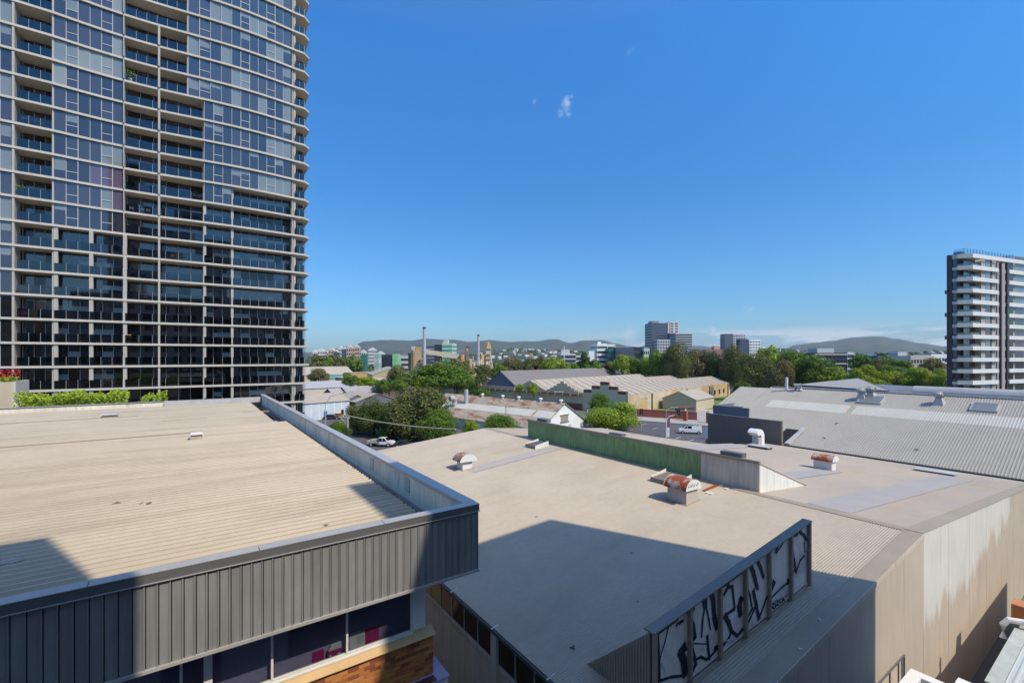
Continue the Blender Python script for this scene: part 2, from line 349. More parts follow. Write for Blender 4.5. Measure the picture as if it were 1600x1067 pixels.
b = MB(); b.box(-20, XP + .01, YF - .045, YF - .024, ZT - .172, ZT - .156); b.box(-20, XP + .01, YF - .035, YF + .04, ZB - .03, ZB + .028)
b.build('fascia_trim', m_cap, LB)
b = MB(); b.box(-20, XP - .02, YF + .04, YF + 3, ZB - .04, ZB + .005); b.build('soffit', m_capd, LB)
# east parapet
b = MB()
y = YF + .25; k = 0
while y < 51:
    y2 = min(y + 5.1, 51.2); b.box(XP - .24, XP - .02, y, y2 - .012, ZR - .5, ZT - .03); y = y2
b.build('parapet', m_parin, LB)
b = MB(); y = YF + .22
while y < 51:
    y2 = min(y + 6.3, 51.2); b.box(XP - .30, XP + .03, y, y2 - .006, ZT - .026, ZT + .010); b.box(XP - .30, XP - .285, y, y2 - .006, ZT - .09, ZT - .027); y = y2
b.build('parapet_coping', m_cap, LB)
b = MB(); b.box(XP - .30, XP - .24, YF + .3, 51, ZR - .30, ZR - .04); b.build('parapet_flashing', m_galv, LB)
b = MB(); b.box(5.20, 5.52, YF + .3, 51, ZR - .34, ZR - .30); b.build('box_gutter', m_gutter, LB)
b = MB()
for yy in (13.6, 17.1):
    b.box(XP - .262, XP - .2405, yy, yy + .34, ZT - .62, ZT - .20)
b.build('parapet_patch', m_galv, LB)
# back parapet
b = MB(); b.box(-20, 5.6, 51.0, 51.2, ZR - .4, ZR + .50); b.build('back_parapet', m_parin, LB)
b = MB(); b.box(-20, 5.7, 50.92, 51.28, ZR + .501, ZR + .53); b.build('back_coping', m_cap, LB)
b = MB(); b.box(-2.0, 5.5, 50.3, 50.9, ZR + .1, ZR + .50); b.build('roof_upstand', m_galv, LB)
# ribbed roof (ribs run along x)
def ribroof(b, x0, x1, y0, y1, z, pitch, h, zs=0.0, x1f=None):
    prof = []; y = y0
    while y < y1:
        for dy, dz in ((0, 0), (.28, 0), (.46, 1), (.70, 1), (.88, 0)):
            if y + dy * pitch <= y1: prof.append((y + dy * pitch, dz * h))
        y += pitch
    n0 = len(b.v)
    for (yy, zz) in prof:
        w = .012 * math.sin(yy * 13.7)
        b.v.append((x0, yy, z(yy) + zz)); b.v.append((x1 + w, yy, z(yy) + zz))
    for k in range(len(prof) - 1):
        a = n0 + 2 * k; b.f.append((a, a + 1, a + 3, a + 2)); b.m.append(0)
    # end lip
    for k in range(len(prof) - 1):
        (ya, za), (yb, zb) = prof[k], prof[k+1]
        b.face([(x1, ya, z(ya) + za - .004), (x1, yb, z(yb) + zb - .004), (x1, yb, z(yb) - .05), (x1, ya, z(ya) - .05)])
zf = lambda y: ZR + (y - 10) * .0022
b = MB(); ribroof(b, -20, 5.20, 10.02, 33.9, zf, .30, .085); b.build('ribbed_roof', m_beigeL, LB)
b = MB(); ribroof(b, -20, 4.55, 33.92, 50.3, lambda y: zf(y) + .02, .30, .045); b.build('ribbed_roof', m_beigeL, LB)
b = MB(); b.box(-20, 5.2, 33.86, 33.915, ZR + .05, ZR + .14); b.build('roof_step_flashing', m_flash, LB)
b = MB()
for (xa, xb, yy, h) in [(-20, .4, 31.6, .11), (-20, -3.2, 43.0, .10), (-1.6, 1.1, 40.4, .08), (-1.7, .9, 38.8, .08), (3.2, 5.1, 41.5, .08), (-3.0, -.8, 43.2, .06)]:
    b.box(xa, xb, yy, yy + .10, ZR + .03, ZR + .055 + h)
b.build('roof_ridge_capping', m_flash, LB)
def roofvent(x, y, w, h, z):
    o = MB(); o.box(x - w*.42, x + w*.42, y - w*.3, y + w*.3, z, z + h * .7); o = o.build('roof_vent', m_cream, LB)
    c = MB(); c.prism([(x - w/2, y - w*.42, z + h*.72), (x + w/2, y - w*.42, z + h*.72), (x + w/2, y + w*.42, z + h*.72), (x - w/2, y + w*.42, z + h*.72)],
                      [(x - w*.4, y - w*.3, z + h), (x + w*.4, y - w*.3, z + h), (x + w*.4, y + w*.3, z + h), (x - w*.4, y + w*.3, z + h)]); c.build('hood', m_cap, o)
p = P(307, 686, z=ZR + .1); roofvent(p[0], p[1], .62, .5, ZR)
p = P(172, 652, z=ZR + .1); roofvent(p[0], p[1], .95, .42, ZR)
# litter and bits lying on the roof
def debris(name, label, x, y, z, s, m, n=4, cat='litter', group=None):
    r = random.Random(int(x * 100 + y * 7)); b = MB()
    for k in range(n):
        a = r.uniform(0, 6.28); l = s * r.uniform(.4, 1); cx = x + r.uniform(-s, s) * .5; cy = y + r.uniform(-s, s) * .4
        dx, dy = math.cos(a) * l / 2, math.sin(a) * l / 2; w = s * .16
        b.prism([(cx-dx-dy*.3, cy-dy+dx*.3, z), (cx-dx+dy*.3, cy-dy-dx*.3, z), (cx+dx*.9, cy+dy, z + w), (cx+dx*.5-dy*.2, cy+dy, z + w)],
                [(cx-dx-dy*.3, cy-dy+dx*.3, z + w), (cx-dx+dy*.3, cy-dy-dx*.3, z + w*.6), (cx+dx, cy+dy, z + w*1.6), (cx+dx*.5-dy*.2, cy+dy+.01, z + w*2)])
    o = b.build(name, m); o.location = (0, 0, 0)
    tag(o, label, cat, group); return o
m_twig = M('dry_debris', (.20, .17, .13), .9, .2, 3)
for (px, py, s, lab) in [(184, 787, .17, 'clump of dry debris left of centre on the cream ribbed roof'), (228, 787, .19, 'pale scrap with twigs right of the debris clump on the ribbed roof'),
                         (511, 819, .12, 'small broken scrap near the front edge of the cream ribbed roof'), (218, 720, .12, 'dark fleck of litter high on the cream ribbed roof')]:
    p = P(px, py, z=ZR + .06); debris('roof_debris', lab, p[0], p[1], ZR + .056, s, m_twig)
p = P(17, 879, z=ZR + .06); b = MB(); b.tube([(p[0] - .2, p[1] - .02, ZR + .08), (p[0] - .12, p[1] + .08, ZR + .1), (p[0] + .1, p[1] + .09, ZR + .1), (p[0] + .2, p[1] + .02, ZR + .08), (p[0], p[1] - .05, ZR + .08), (p[0] - .2, p[1] - .02, ZR + .08)], .018, 6)
tag(b.build('wire_loop', m_galv), 'loop of pale wire lying on the shaded corner of the ribbed roof', 'wire')

# window wall, sill and bricks below the fascia
YW, YB = 10.45, 10.30; XB = 4.84
ZS = P(677, 990, y=YB)[2]              # top of brickwork
zsill = ZS + .16
b = MB(); b.box(4.37, 4.70, YW, YW + .35, zsill, ZB); b.build('corner_column', m_white, LB)
b = MB(); b.box(4.42, 4.66, YW + .35, 30, 0, ZB); b.box(-20, 4.42, 14.2, 14.4, 0, ZB); b.build('inner_wall', m_darkwall, LB)
b = MB(); b.prism([(-20, YB - .06, ZS), (XB + .04, YB - .06, ZS), (XB + .04, YW + .06, ZS), (-20, YW + .06, ZS)],
                  [(-20, YB - .06, ZS + .015), (XB + .04, YB - .06, ZS + .015), (XB + .04, YW + .06, ZS + .15), (-20, YW + .06, ZS + .15)])
b.build('sloping_sill', M('sill_tile', (.60, .42, .22), .7, .1, 2), LB)
frm = MB()
frm.box(-6, 4.36, YW - .02, YW + .05, zsill - .01, zsill + .05); frm.box(-6, 4.36, YW - .05, YW + .03, zsill - .05, zsill - .012)
frm.box(-6, 4.36, YW - .02, YW + .05, ZB - .10, ZB - .04)
wx = [4.33, P(542, 1000, y=YW)[0], P(425, 1040, y=YW)[0], P(283, 1060, y=YW)[0], -1.9, -3.4]
for k, x in enumerate(wx):
    frm.box(x - .022, x + .022, YW - .03, YW + .05, zsill + .052, ZB - .102)
xg = P(325, 1060, y=YW)[0]; frm.box(xg - .07, xg + .07, YW - .035, YW + .05, zsill + .052, ZB - .102)
frm.build('window_frame', M('aluminium_frame', (.72, .72, .70), .4, .05, 1), LB)
m_winfront = clear('window_glass', (.72, .74, .78), .14)
for k in range(len(wx) - 1):
    b = MB(); b.box(wx[k+1] + .024, wx[k] - .024, YW + .006, YW + .012, zsill + .052, ZB - .102); b.build('window_pane', m_winfront, LB)
b = MB(); b.box(-6, 4.36, YW + .12, YW + .14, zsill - .2, ZB - .01); b.build('window_lining', M('purple_lining', (.38, .34, .47), .8, .12, .8), LB)
m_mag = M('magenta_card', (.42, .03, .16), .6, .05, 2); m_paper = M('white_card', (.66, .70, .66), .7, .04, 3)
def card(px0, py0, px1, py1, m, dy=.0, name='window_poster'):
    a = P(px0, py0, y=YW + .11 + dy); c = P(px1, py1, y=YW + .11 + dy)
    b = MB(); b.box(a[0], c[0], YW + .105 + dy, YW + .112 + dy, min(a[2], c[2]), max(a[2], c[2])); return b.build(name, m, LB)
pw = card(546, 990, 570, 1013, m_paper); card(571, 984, 592, 1009, m_mag, .001)
card(488, 1019, 506, 1031, m_mag)
for k in range(5):     # writing on the white poster
    a = P(557, 995 + k * 2.6, y=YW + .10)
    b = MB(); b.box(a[0], a[0] + .14 + .03 * (k % 2), YW + .099, YW + .1035, a[2] - .006, a[2]); b.build('print_line', m_bluegrey, pw)
a = P(522, 1010, y=YW + .09)      # small toy-like van model standing behind the glass
tv = thing('model_van', 'small magenta and white model van behind the middle window', 'ornament', (a[0], YW + .07, zsill + .055))
b = MB(); b.box(-.15, .15, -.03, .03, .02, .13); b.build('body', m_mag, tv, world=False)
b = MB(); b.ext([(-.13, .131), (.15, .131), (.13, .24), (-.07, .24)], 'y', -.028, .028); b.build('roof_part', m_paper, tv, world=False)
for sx in (-.09, .09):
    b = MB(); b.tube([(sx, -.036, .022), (sx, .036, .022)], .022, 10); b.build('wheel', m_paper, tv, world=False)
# bricks: stretcher bond, each brick an object
bw, bh = .230, .076; cx_, cz_ = .240, .086
bme = []
for m in m_brick:
    q = MB(); q.box(0, bw, 0, .04, 0, bh); bme.append(q.mesh('brick', m))
hme = []
for m in m_brick:
    q = MB(); q.box(0, .110, 0, .04, 0, bh); hme.append(q.mesh('brick', m))
rb = random.Random(3); nb = 0
ztop = ZS - .004; row = 0
while row < 11:
    z = ztop - (row + 1) * cz_ + .01
    x = XB - bw if row % 2 == 0 else XB - .110
    first = row % 2 == 1
    while x > .15:
        me = (hme if first else bme)[rb.choices([0, 1, 2, 3], [5, 3, 2, 4])[0]]
        link('brick', me, LB, (x + 5, YB - 30 + rb.uniform(-.004, .004), z)); nb += 1
        first = False; x -= cx_
    row += 1
b = MB(); b.box(-20, XB - .01, YB + .012, YB + .2, 0, ZS - .002); b.box(XB - .25, XB - .008, YB + .2, 30, 0, ZS - .002); b.build('brick_wall', [m_mortar], LB)
zl = ztop - 11 * cz_ + .0
b = MB(); b.box(-8, XB + .30, YB - .30, YB + .012, zl - .05, zl - .006); b.box(XB, XB + .30, YB + .012, 12, zl - .05, zl - .006); b.build('ledge', M('lilac_ledge', (.36, .30, .42), .7, .1, 1.5), LB)
b = MB(); b.box(-8, XB + .27, YB - .27, 12, 0, zl - .051); b.build('lower_wall', m_white, LB)
tm = M('dark_red_tile', (.10, .03, .03), .5, .15, 3)
q = MB(); q.box(0, .105, 0, .22, 0, .012); tme = q.mesh('tile', tm)
for k in range(20):
    link('ledge_tile', tme, LB, (XB - .02 - .115 * (k + 1) + 5, YB - .285 - 30, zl - .005))

# ================================================================ MIDDLE WAREHOUSE (beige corrugated roof)
XR, ZRG, Y0 = 27.0, H - 7.90, 6.34
SN, SFAR = .0905, .0877
XE, XE2, Y1 = 8.82, 58.4, 43.9
zn = lambda x: ZRG - SN * (XR - x)
zfs = lambda x: ZRG - SFAR * (x - XR)
WB = thing('warehouse', 'large concrete warehouse with beige corrugated roof and green clad roof monitor', 'building', (30, 20, 0))
def corr(b, x0, x1, y0, y1, zfun, pitch, amp, seg=6, ylim=None):
    n = int((y1 - y0) / pitch * seg); n0 = len(b.v)
    for k in range(n + 1):
        y = y0 + k * pitch / seg; h = amp * math.cos(2 * math.pi * k / seg)
        xa = x0; xb = x1 if ylim is None else min(x1, ylim(y))
        b.v.append((xa, y, zfun(xa) + h)); b.v.append((xb, y, zfun(xb) + h))
    for k in range(n):
        a = n0 + 2 * k; b.f.append((a, a + 1, a + 3, a + 2)); b.m.append(0)
cut = lambda y: 45.4 if y > 38.5 else (45.4 + (38.5 - y) * .22 if y > 29.5 else (52.0 if y > 28.9 else XE2))
b = MB(); corr(b, XE - .08, XR, Y0 + .62, Y1, zn, .1016, .017); b.build('roof_slope', m_beige, WB)
b = MB(); corr(b, XR, XE2, Y0 + .62, Y1, zfs, .0762, .007, ylim=cut); b.build('roof_slope', m_beige2, WB)
def slab_on(b, x0, x1, y0, y1, zfun, t, up):
    b.prism([(x0, y0, zfun(x0) + up), (x1, y0, zfun(x1) + up), (x1, y1, zfun(x1) + up), (x0, y1, zfun(x0) + up)],
            [(x0, y0, zfun(x0) + up + t), (x1, y0, zfun(x1) + up + t), (x1, y1, zfun(x1) + up + t), (x0, y1, zfun(x0) + up + t)])
b = MB(); slab_on(b, XE, XR - .12, Y0 - .03, Y0 + .66, zn, .012, .012); slab_on(b, XR - .12, XE2, Y0 - .03, Y0 + .66, zfs, .012, .012)
b.build('verge_flashing', m_flash, WB)
b = MB(); xs_ = [XE, 12.6, 15.9, 19.5, 23.2, XR - .03]
for k in range(5):
    x0, x1 = xs_[k], xs_[k+1] - .03
    b.prism([(x0, Y0 - .05, zn(x0) - .16), (x1, Y0 - .05, zn(x1) - .16), (x1, Y0 - .03, zn(x1) - .16), (x0, Y0 - .03, zn(x0) - .16)],
            [(x0, Y0 - .05, zn(x0) + .028), (x1, Y0 - .05, zn(x1) + .028), (x1, Y0 - .03, zn(x1) + .028), (x0, Y0 - .03, zn(x0) + .028)])
b.build('barge_trim', m_concp, WB)
b = MB(); slab_on(b, XR - .28, XR, Y0 + .66, Y1, zn, .012, .014); slab_on(b, XR, XR + .28, Y0 + .66, Y1, zfs, .012, .014); b.build('ridge_capping', m_flash, WB)
# translucent sheets
for (x0, x1, pa, pb, fn) in [(XE + .1, 24.3, (722, 735), None, zn)]:
    pass
def strip(x0, x1, y0, y1, fn):
    b = MB(); corr(b, x0, x1, y0, y1, lambda x: fn(x) + .014, .1016, .016); return b.build('rooflight_sheet', m_skyl, WB)
NN, KN = (-SN, 0, 1), ZRG - SN * XR
NF, KF = (SFAR, 0, 1), ZRG + SFAR * XR
p1 = Q(745, 733, NN, KN); strip(17.6, 26.5, p1[1] - .6, p1[1] + .9, zn)
p2 = Q(1330, 803, NF, KF); p3 = Q(1272, 783, NF, KF)
strip(27.5, 53.5, 9.3, 11.35, zfs); strip(30.0, 43.5, 15.2, 16.9, zfs); strip(33, 50, 26.5, 28.8, zfs)
# gable wall: precast panels facing the viewer
pmat = M('white_washed_concrete', (.60, .60, .565), .85, .07, .35, streak=.035, c2=(.42, .355, .30), c2scale=1.2, c2min=.60, c2max=.80, c2stretch=(1, 1, .1))
def whitewash():
    m = pmat; t = m.node_tree; l = t.links; bn = t.nodes['Principled BSDF']
    g = N(t, 'ShaderNodeNewGeometry'); s = N(t, 'ShaderNodeSeparateXYZ'); l.new(g.outputs['Position'], s.inputs[0])
    # the old wash reaches down to a ragged line that rises to the right
    no = N(t, 'ShaderNodeTexNoise'); no.inputs['Scale'].default_value = .8; no.inputs['Detail'].default_value = 5
    mp_ = N(t, 'ShaderNodeMapping'); mp_.inputs['Scale'].default_value = (.75, 1, .10); l.new(g.outputs['Position'], mp_.inputs[0]); l.new(mp_.outputs[0], no.inputs['Vector'])
    a = N(t, 'ShaderNodeMath', operation='MULTIPLY_ADD'); l.new(s.outputs['X'], a.inputs[0]); a.inputs[1].default_value = -.10; l.new(s.outputs['Z'], a.inputs[2])
    c = N(t, 'ShaderNodeMath', operation='MULTIPLY_ADD'); l.new(no.outputs['Fac'], c.inputs[0]); c.inputs[1].default_value = 5.5; l.new(a.outputs[0], c.inputs[2])
    r = N(t, 'ShaderNodeMapRange'); r.inputs['From Min'].default_value = 4.9; r.inputs['From Max'].default_value = 5.6; l.new(c.outputs[0], r.inputs['Value'])
    r2 = N(t, 'ShaderNodeMapRange'); r2.inputs['From Min'].default_value = 46.8; r2.inputs['From Max'].default_value = 46.2; l.new(s.outputs['X'], r2.inputs['Value'])
    r3 = N(t, 'ShaderNodeMapRange'); r3.inputs['From Min'].default_value = 26.95; r3.inputs['From Max'].default_value = 27.0; l.new(s.outputs['X'], r3.inputs['Value'])
    m1 = N(t, 'ShaderNodeMath', operation='MULTIPLY'); l.new(r.outputs[0], m1.inputs[0]); l.new(r2.outputs[0], m1.inputs[1])
    m2 = N(t, 'ShaderNodeMath', operation='MULTIPLY'); l.new(m1.outputs[0], m2.inputs[0]); l.new(r3.outputs[0], m2.inputs[1])
    old = bn.inputs['Base Color'].links[0].from_socket
    sc = N(t, 'ShaderNodeVectorMath', operation='MULTIPLY'); l.new(old, sc.inputs[0]); sc.inputs[1].default_value = (.82, .72, .635)
    mx = N(t, 'ShaderNodeMix', data_type='RGBA'); l.new(m2.outputs[0], mx.inputs['Factor']); l.new(sc.outputs[0], mx.inputs['A']); l.new(old, mx.inputs['B'])
    l.new(mx.outputs['Result'], bn.inputs['Base Color'])
whitewash()
xs2 = [XE + .02, 12.9, 17.0, 21.1, 27.0, 31.1, 35.25, 39.4, 43.65, 47.8, 52.0, 56.0, XE2]
for k in range(len(xs2) - 1):
    x0, x1 = xs2[k] + .012, xs2[k+1] - .012; f = zn if x1 < XR + .1 else zfs
    b = MB(); b.ext([(x0, 0), (x1, 0), (x1, f(x1) - .02), (x0, f(x0) - .02)], 'y', Y0, Y0 + .18); b.build('wall_panel', pmat, WB)
b = MB(); b.ext([(XE + .1, 0), (XE2 - .1, 0), (XE2 - .1, zfs(XE2) - .1), (XR, ZRG - .1), (XE + .1, zn(XE) - .1)], 'y', Y0 + .19, Y0 + .3); b.build('wall_core', m_conc, WB)
# small window low in the gable wall
xa, xb, zw = 21.3, 24.25, P(1410, 1024, y=Y0)[2]
b = MB(); b.box(xa, xb, Y0 - .02, Y0 + .06, zw - 1.6, zw); b.build('gable_window', m_concp, WB)
b = MB()
for x in (xa, xa + 1.2, xa + 2.2, xb - .04): b.box(x, x + .05, Y0 - .06, Y0 - .021, zw - 1.6, zw)
b.box(xa, xb, Y0 - .07, Y0 - .021, zw, zw + .05); b.box(xb - .35, xb - .05, Y0 - .03, Y0 - .022, zw - 1.6, zw - .05); b.build('gable_window_frame', m_capd, WB)
# far walls
b = MB(); b.box(XE + .15, XE2 - 12, Y1 - .3, Y1 - .1, 0, zn(XE) - .1); b.box(XE2 - .4, XE2 - .2, Y0 + .3, 28.6, 0, zfs(XE2) - .12); b.build('rear_wall', m_conc, WB)
# left side wall below the gutter: strip of windows
zg = zn(XE)
b = MB(); b.box(XE - .15, XE + .02, Y0 + .3, Y1, zg - .16, zg - .04); b.build('eaves_gutter', m_gutter, WB)
b = MB(); y = 7.5
while y < 43:
    b.bar((XE - .17, y, zg - .03), (XE + .14, y + .02, zg + .02), .035, .02); y += 3.1
b.build('gutter_strap', m_white, WB)
def ys(px): return P(px, 800, x=XE)[1]
zwt, zwb = zg - .20, zg - 1.22
b = MB(); b.box(XE + .03, XE + .2, Y0 + .3, Y1 - .3, 0, zwb - .08); b.build('side_wall', m_conc, WB)
b = MB(); b.box(XE - .06, XE + .2, Y0 + .3, Y1 - .3, zwb - .07, zwb - .001); b.build('window_sill', m_conc, WB)
step = 1.02; edges = []; y = Y0 + .5; idx = 0
pil = [ys(775)]
pil = [ys(775) - 6.6, ys(775), ys(775) + 6.6, ys(775) + 13.2, ys(775) + 19.8]
for q in pil:
    b = MB(); b.box(XE - .12, XE + .029, q - .17, q + .17, 0, zg - .17); b.build('pilaster', m_conc, WB)
m_yel = glass('pane_lit_yellow', (.62, .60, .22), 1.5); m_olv = glass('pane_olive', (.18, .17, .06), 1.5)  # light inside, behind the yellow panes, is put into their base colour
fr = MB(); fr.box(XE - .045, XE, Y0 + .4, Y1 - .4, zwt, zwt + .05); fr.box(XE - .045, XE, Y0 + .4, Y1 - .4, zwb, zwb + .05)
for a in range(len(pil) - 1 + 1):
    ya = pil[a-1] + .17 if a else Y0 + .5; yb = pil[a] - .17
    n = max(1, round((yb - ya) / 1.03))
    for k in range(n):
        y0 = ya + (yb - ya) * k / n; y1 = ya + (yb - ya) * (k + 1) / n
        fr.box(XE - .04, XE, y0 - .02, y0 + .02, zwt, zwb + .05)
        pn = MB(); pn.box(XE - .012, XE - .006, y0 + .022, y1 - .022, zwb + .052, zwt - .002)
        yc = (y0 + y1) / 2
        pn.build('window_pane', m_yel if yc > 21.2 and yc < 26 else m_olv if 18.3 < yc <= 21.2 else m_pane['black'], WB)
fr.build('strip_window_frame', m_galv, WB)
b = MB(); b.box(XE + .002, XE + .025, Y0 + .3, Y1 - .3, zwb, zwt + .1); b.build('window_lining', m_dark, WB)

# green roof monitor along the ridge
gx = XR + .33; gy0, gy1 = 13.77, 36.4; gt = H - 6.10; gxe = 33.3
MN = MB(); MN.ext([(gx + .02, zfs(gx) - .1), (gx + .02, gt - .16), (gxe, zfs(gxe) - .02)], 'y', gy0 + .05, gy1 - .05)
MN = MN.build('roof_monitor', m_conc, WB)
k = 0; y = gy0 + .02; pw_ = 1.255
while y < gy1 - .1:
    y2 = min(y + pw_, gy1); b = MB(); b.box(gx - .03 - (k % 2) * .006, gx + .018, y, y2 - .012, zn(XR) - .06, gt - .165)
    b.build('cladding_panel', m_green if y > gy0 + 2.6 else m_conc, MN); y = y2; k += 1
b = MB(); b.box(gx - .12, gx + .14, gy0 - .02, gy1 + .05, gt - .16, gt - .004); b.build('monitor_fascia', m_flash, MN)
b = MB(); b.prism([(gx - .10, gy0 - .04, gt - .001), (gx - .10, gy1 + .06, gt - .001), (gxe + .05, gy1 + .06, zfs(gxe) + .02), (gxe + .05, gy0 - .04, zfs(gxe) + .02)],
                  [(gx - .10, gy0 - .04, gt + .02), (gx - .10, gy1 + .06, gt + .02), (gxe + .05, gy1 + .06, zfs(gxe) + .04), (gxe + .05, gy0 - .04, zfs(gxe) + .04)]); b.build('monitor_roof', m_creamroof, MN)
# white triangular cheek of boards
n = 7; x0 = gx + .03
for k in range(n):
    xa = x0 + (gxe - x0) * k / n; xb = x0 + (gxe - x0) * (k + 1) / n - .02
    zt = lambda x: gt - .10 + (zfs(gxe) - gt + .10) * (x - x0) / (gxe - x0)
    b = MB(); b.ext([(xa, zfs(xa) - .02), (xb, zfs(xb) - .02), (xb, max(zt(xb), zfs(xb) - .01)), (xa, zt(xa))], 'y', gy0 - .0, gy0 + .045); b.build('cheek_board', m_whiteS, MN)
b = MB(); b.prism([(x0 - .05, gy0 - .05, gt - .12), (gxe + .1, gy0 - .05, zfs(gxe) - .02), (gxe + .1, gy0 + .06, zfs(gxe) - .02), (x0 - .05, gy0 + .06, gt - .12)],
                  [(x0 - .05, gy0 - .05, gt + .0), (gxe + .1, gy0 - .05, zfs(gxe) + .06), (gxe + .1, gy0 + .06, zfs(gxe) + .06), (x0 - .05, gy0 + .06, gt + .0)]); b.build('cheek_capping', m_concp, MN)
for (px0, px1) in [(838, 853), (950, 970), (1124, 1158)]:
    ya = P(px0, 680, x=gx)[1]; yb = P(px1, 680, x=gx)[1]
    b = MB(); b.box(gx + .1, gx + .6, yb, ya, gt - .05, gt + .22 - (px0 == 950) * .12); b.build('monitor_hatch', m_capd, MN)

m_capm = M('mid_grey_trim', (.22, .205, .18), .6, .08, 1.0)
# graffiti monitor near the gutter end
gy = 7.86; bx0, bx1 = 10.0, 19.15
zt = lambda x: (H - 7.24) + (x - 10.0) * .1184
GB = MB(); GB.prism([(bx0, gy + .05, zn(bx0) - .05), (bx0, 10.3, zn(bx0) - .02), (bx0, gy + .05, zt(bx0) - .05)],
                    [(bx1 - .1, gy + .05, zn(bx1) - .05), (bx1 - .1, 10.3, zn(bx1) - .02), (bx1 - .1, gy + .05, zt(bx1) - .05)])
GB = GB.build('graffiti_monitor', m_flash, WB)
b = MB()
for yy in [gy + .06 + .1 * k for k in range(24)]:
    h = (zt(bx0) - zn(bx0)) * (10.3 - yy) / (10.3 - gy)
    if h > .08: b.box(bx0 - .02, bx0 - .002, yy, yy + .045, zn(bx0) - .03, zn(bx0) + h - .06)
b.build('cheek_rib', m_flash, GB)
b = MB(); b.prism([(bx0 - .06, gy - .14, zt(bx0) - .04), (bx1 + .06, gy - .14, zt(bx1) - .04), (bx1 + .06, gy + .20, zt(bx1) - .04), (bx0 - .06, gy + .20, zt(bx0) - .04)],
                  [(bx0 - .06, gy - .14, zt(bx0)), (bx1 + .06, gy - .14, zt(bx1)), (bx1 + .06, gy + .20, zt(bx1)), (bx0 - .06, gy + .20, zt(bx0))]); b.build('monitor_capping', m_capm, GB)
studs = [P(px, py, y=gy)[0] for px, py in ((1075, 1000), (1122, 960), (1162, 925), (1199, 900), (1233, 870))]
allst = [bx0 + .04] + studs + [bx1 - .02]
m_panelw = M('weathered_white_panel', (.82, .76, .70), .7, .1, .9, c2=(.66, .54, .53), c2scale=.7, c2min=.5, c2max=.62)
for k in range(len(allst) - 1):
    x0, x1 = allst[k], allst[k+1]
    nbd = 13
    b = MB()
    for j in range(nbd):      # lapped boards of one bay
        f0, f1 = j / nbd, (j + 1) / nbd
        za = lambda x, f: zn(x) + .10 + (zt(x) - .08 - zn(x) - .10) * f
        b.prism([(x0, gy - .016, za(x0, f0)), (x1, gy - .016, za(x1, f0)), (x1, gy + .02, za(x1, f0)), (x0, gy + .02, za(x0, f0))],
                [(x0, gy - .002, za(x0, f1)), (x1, gy - .002, za(x1, f1)), (x1, gy + .02, za(x1, f1)), (x0, gy + .02, za(x0, f1))])
    b.build('board_panel', m_panelw, GB)
for x in allst:
    b = MB(); b.ext([(x - .05, zn(x - .05)), (x + .05, zn(x + .05)), (x + .05, zt(x + .05) - .05), (x - .05, zt(x - .05) - .05)], 'y', gy - .13, gy - .02); b.build('stud', m_flash, GB)
b = MB(); b.prism([(bx0, gy - .20, zn(bx0) + .01), (bx1, gy - .20, zn(bx1) + .01), (bx1, gy - .14, zn(bx1) + .01), (bx0, gy - .14, zn(bx0) + .01)],
                  [(bx0, gy - .17, zn(bx0) + .07), (bx1, gy - .17, zn(bx1) + .07), (bx1, gy - .14, zn(bx1) + .07), (bx0, gy - .14, zn(bx0) + .07)]); b.build('base_rail', m_flash, GB)
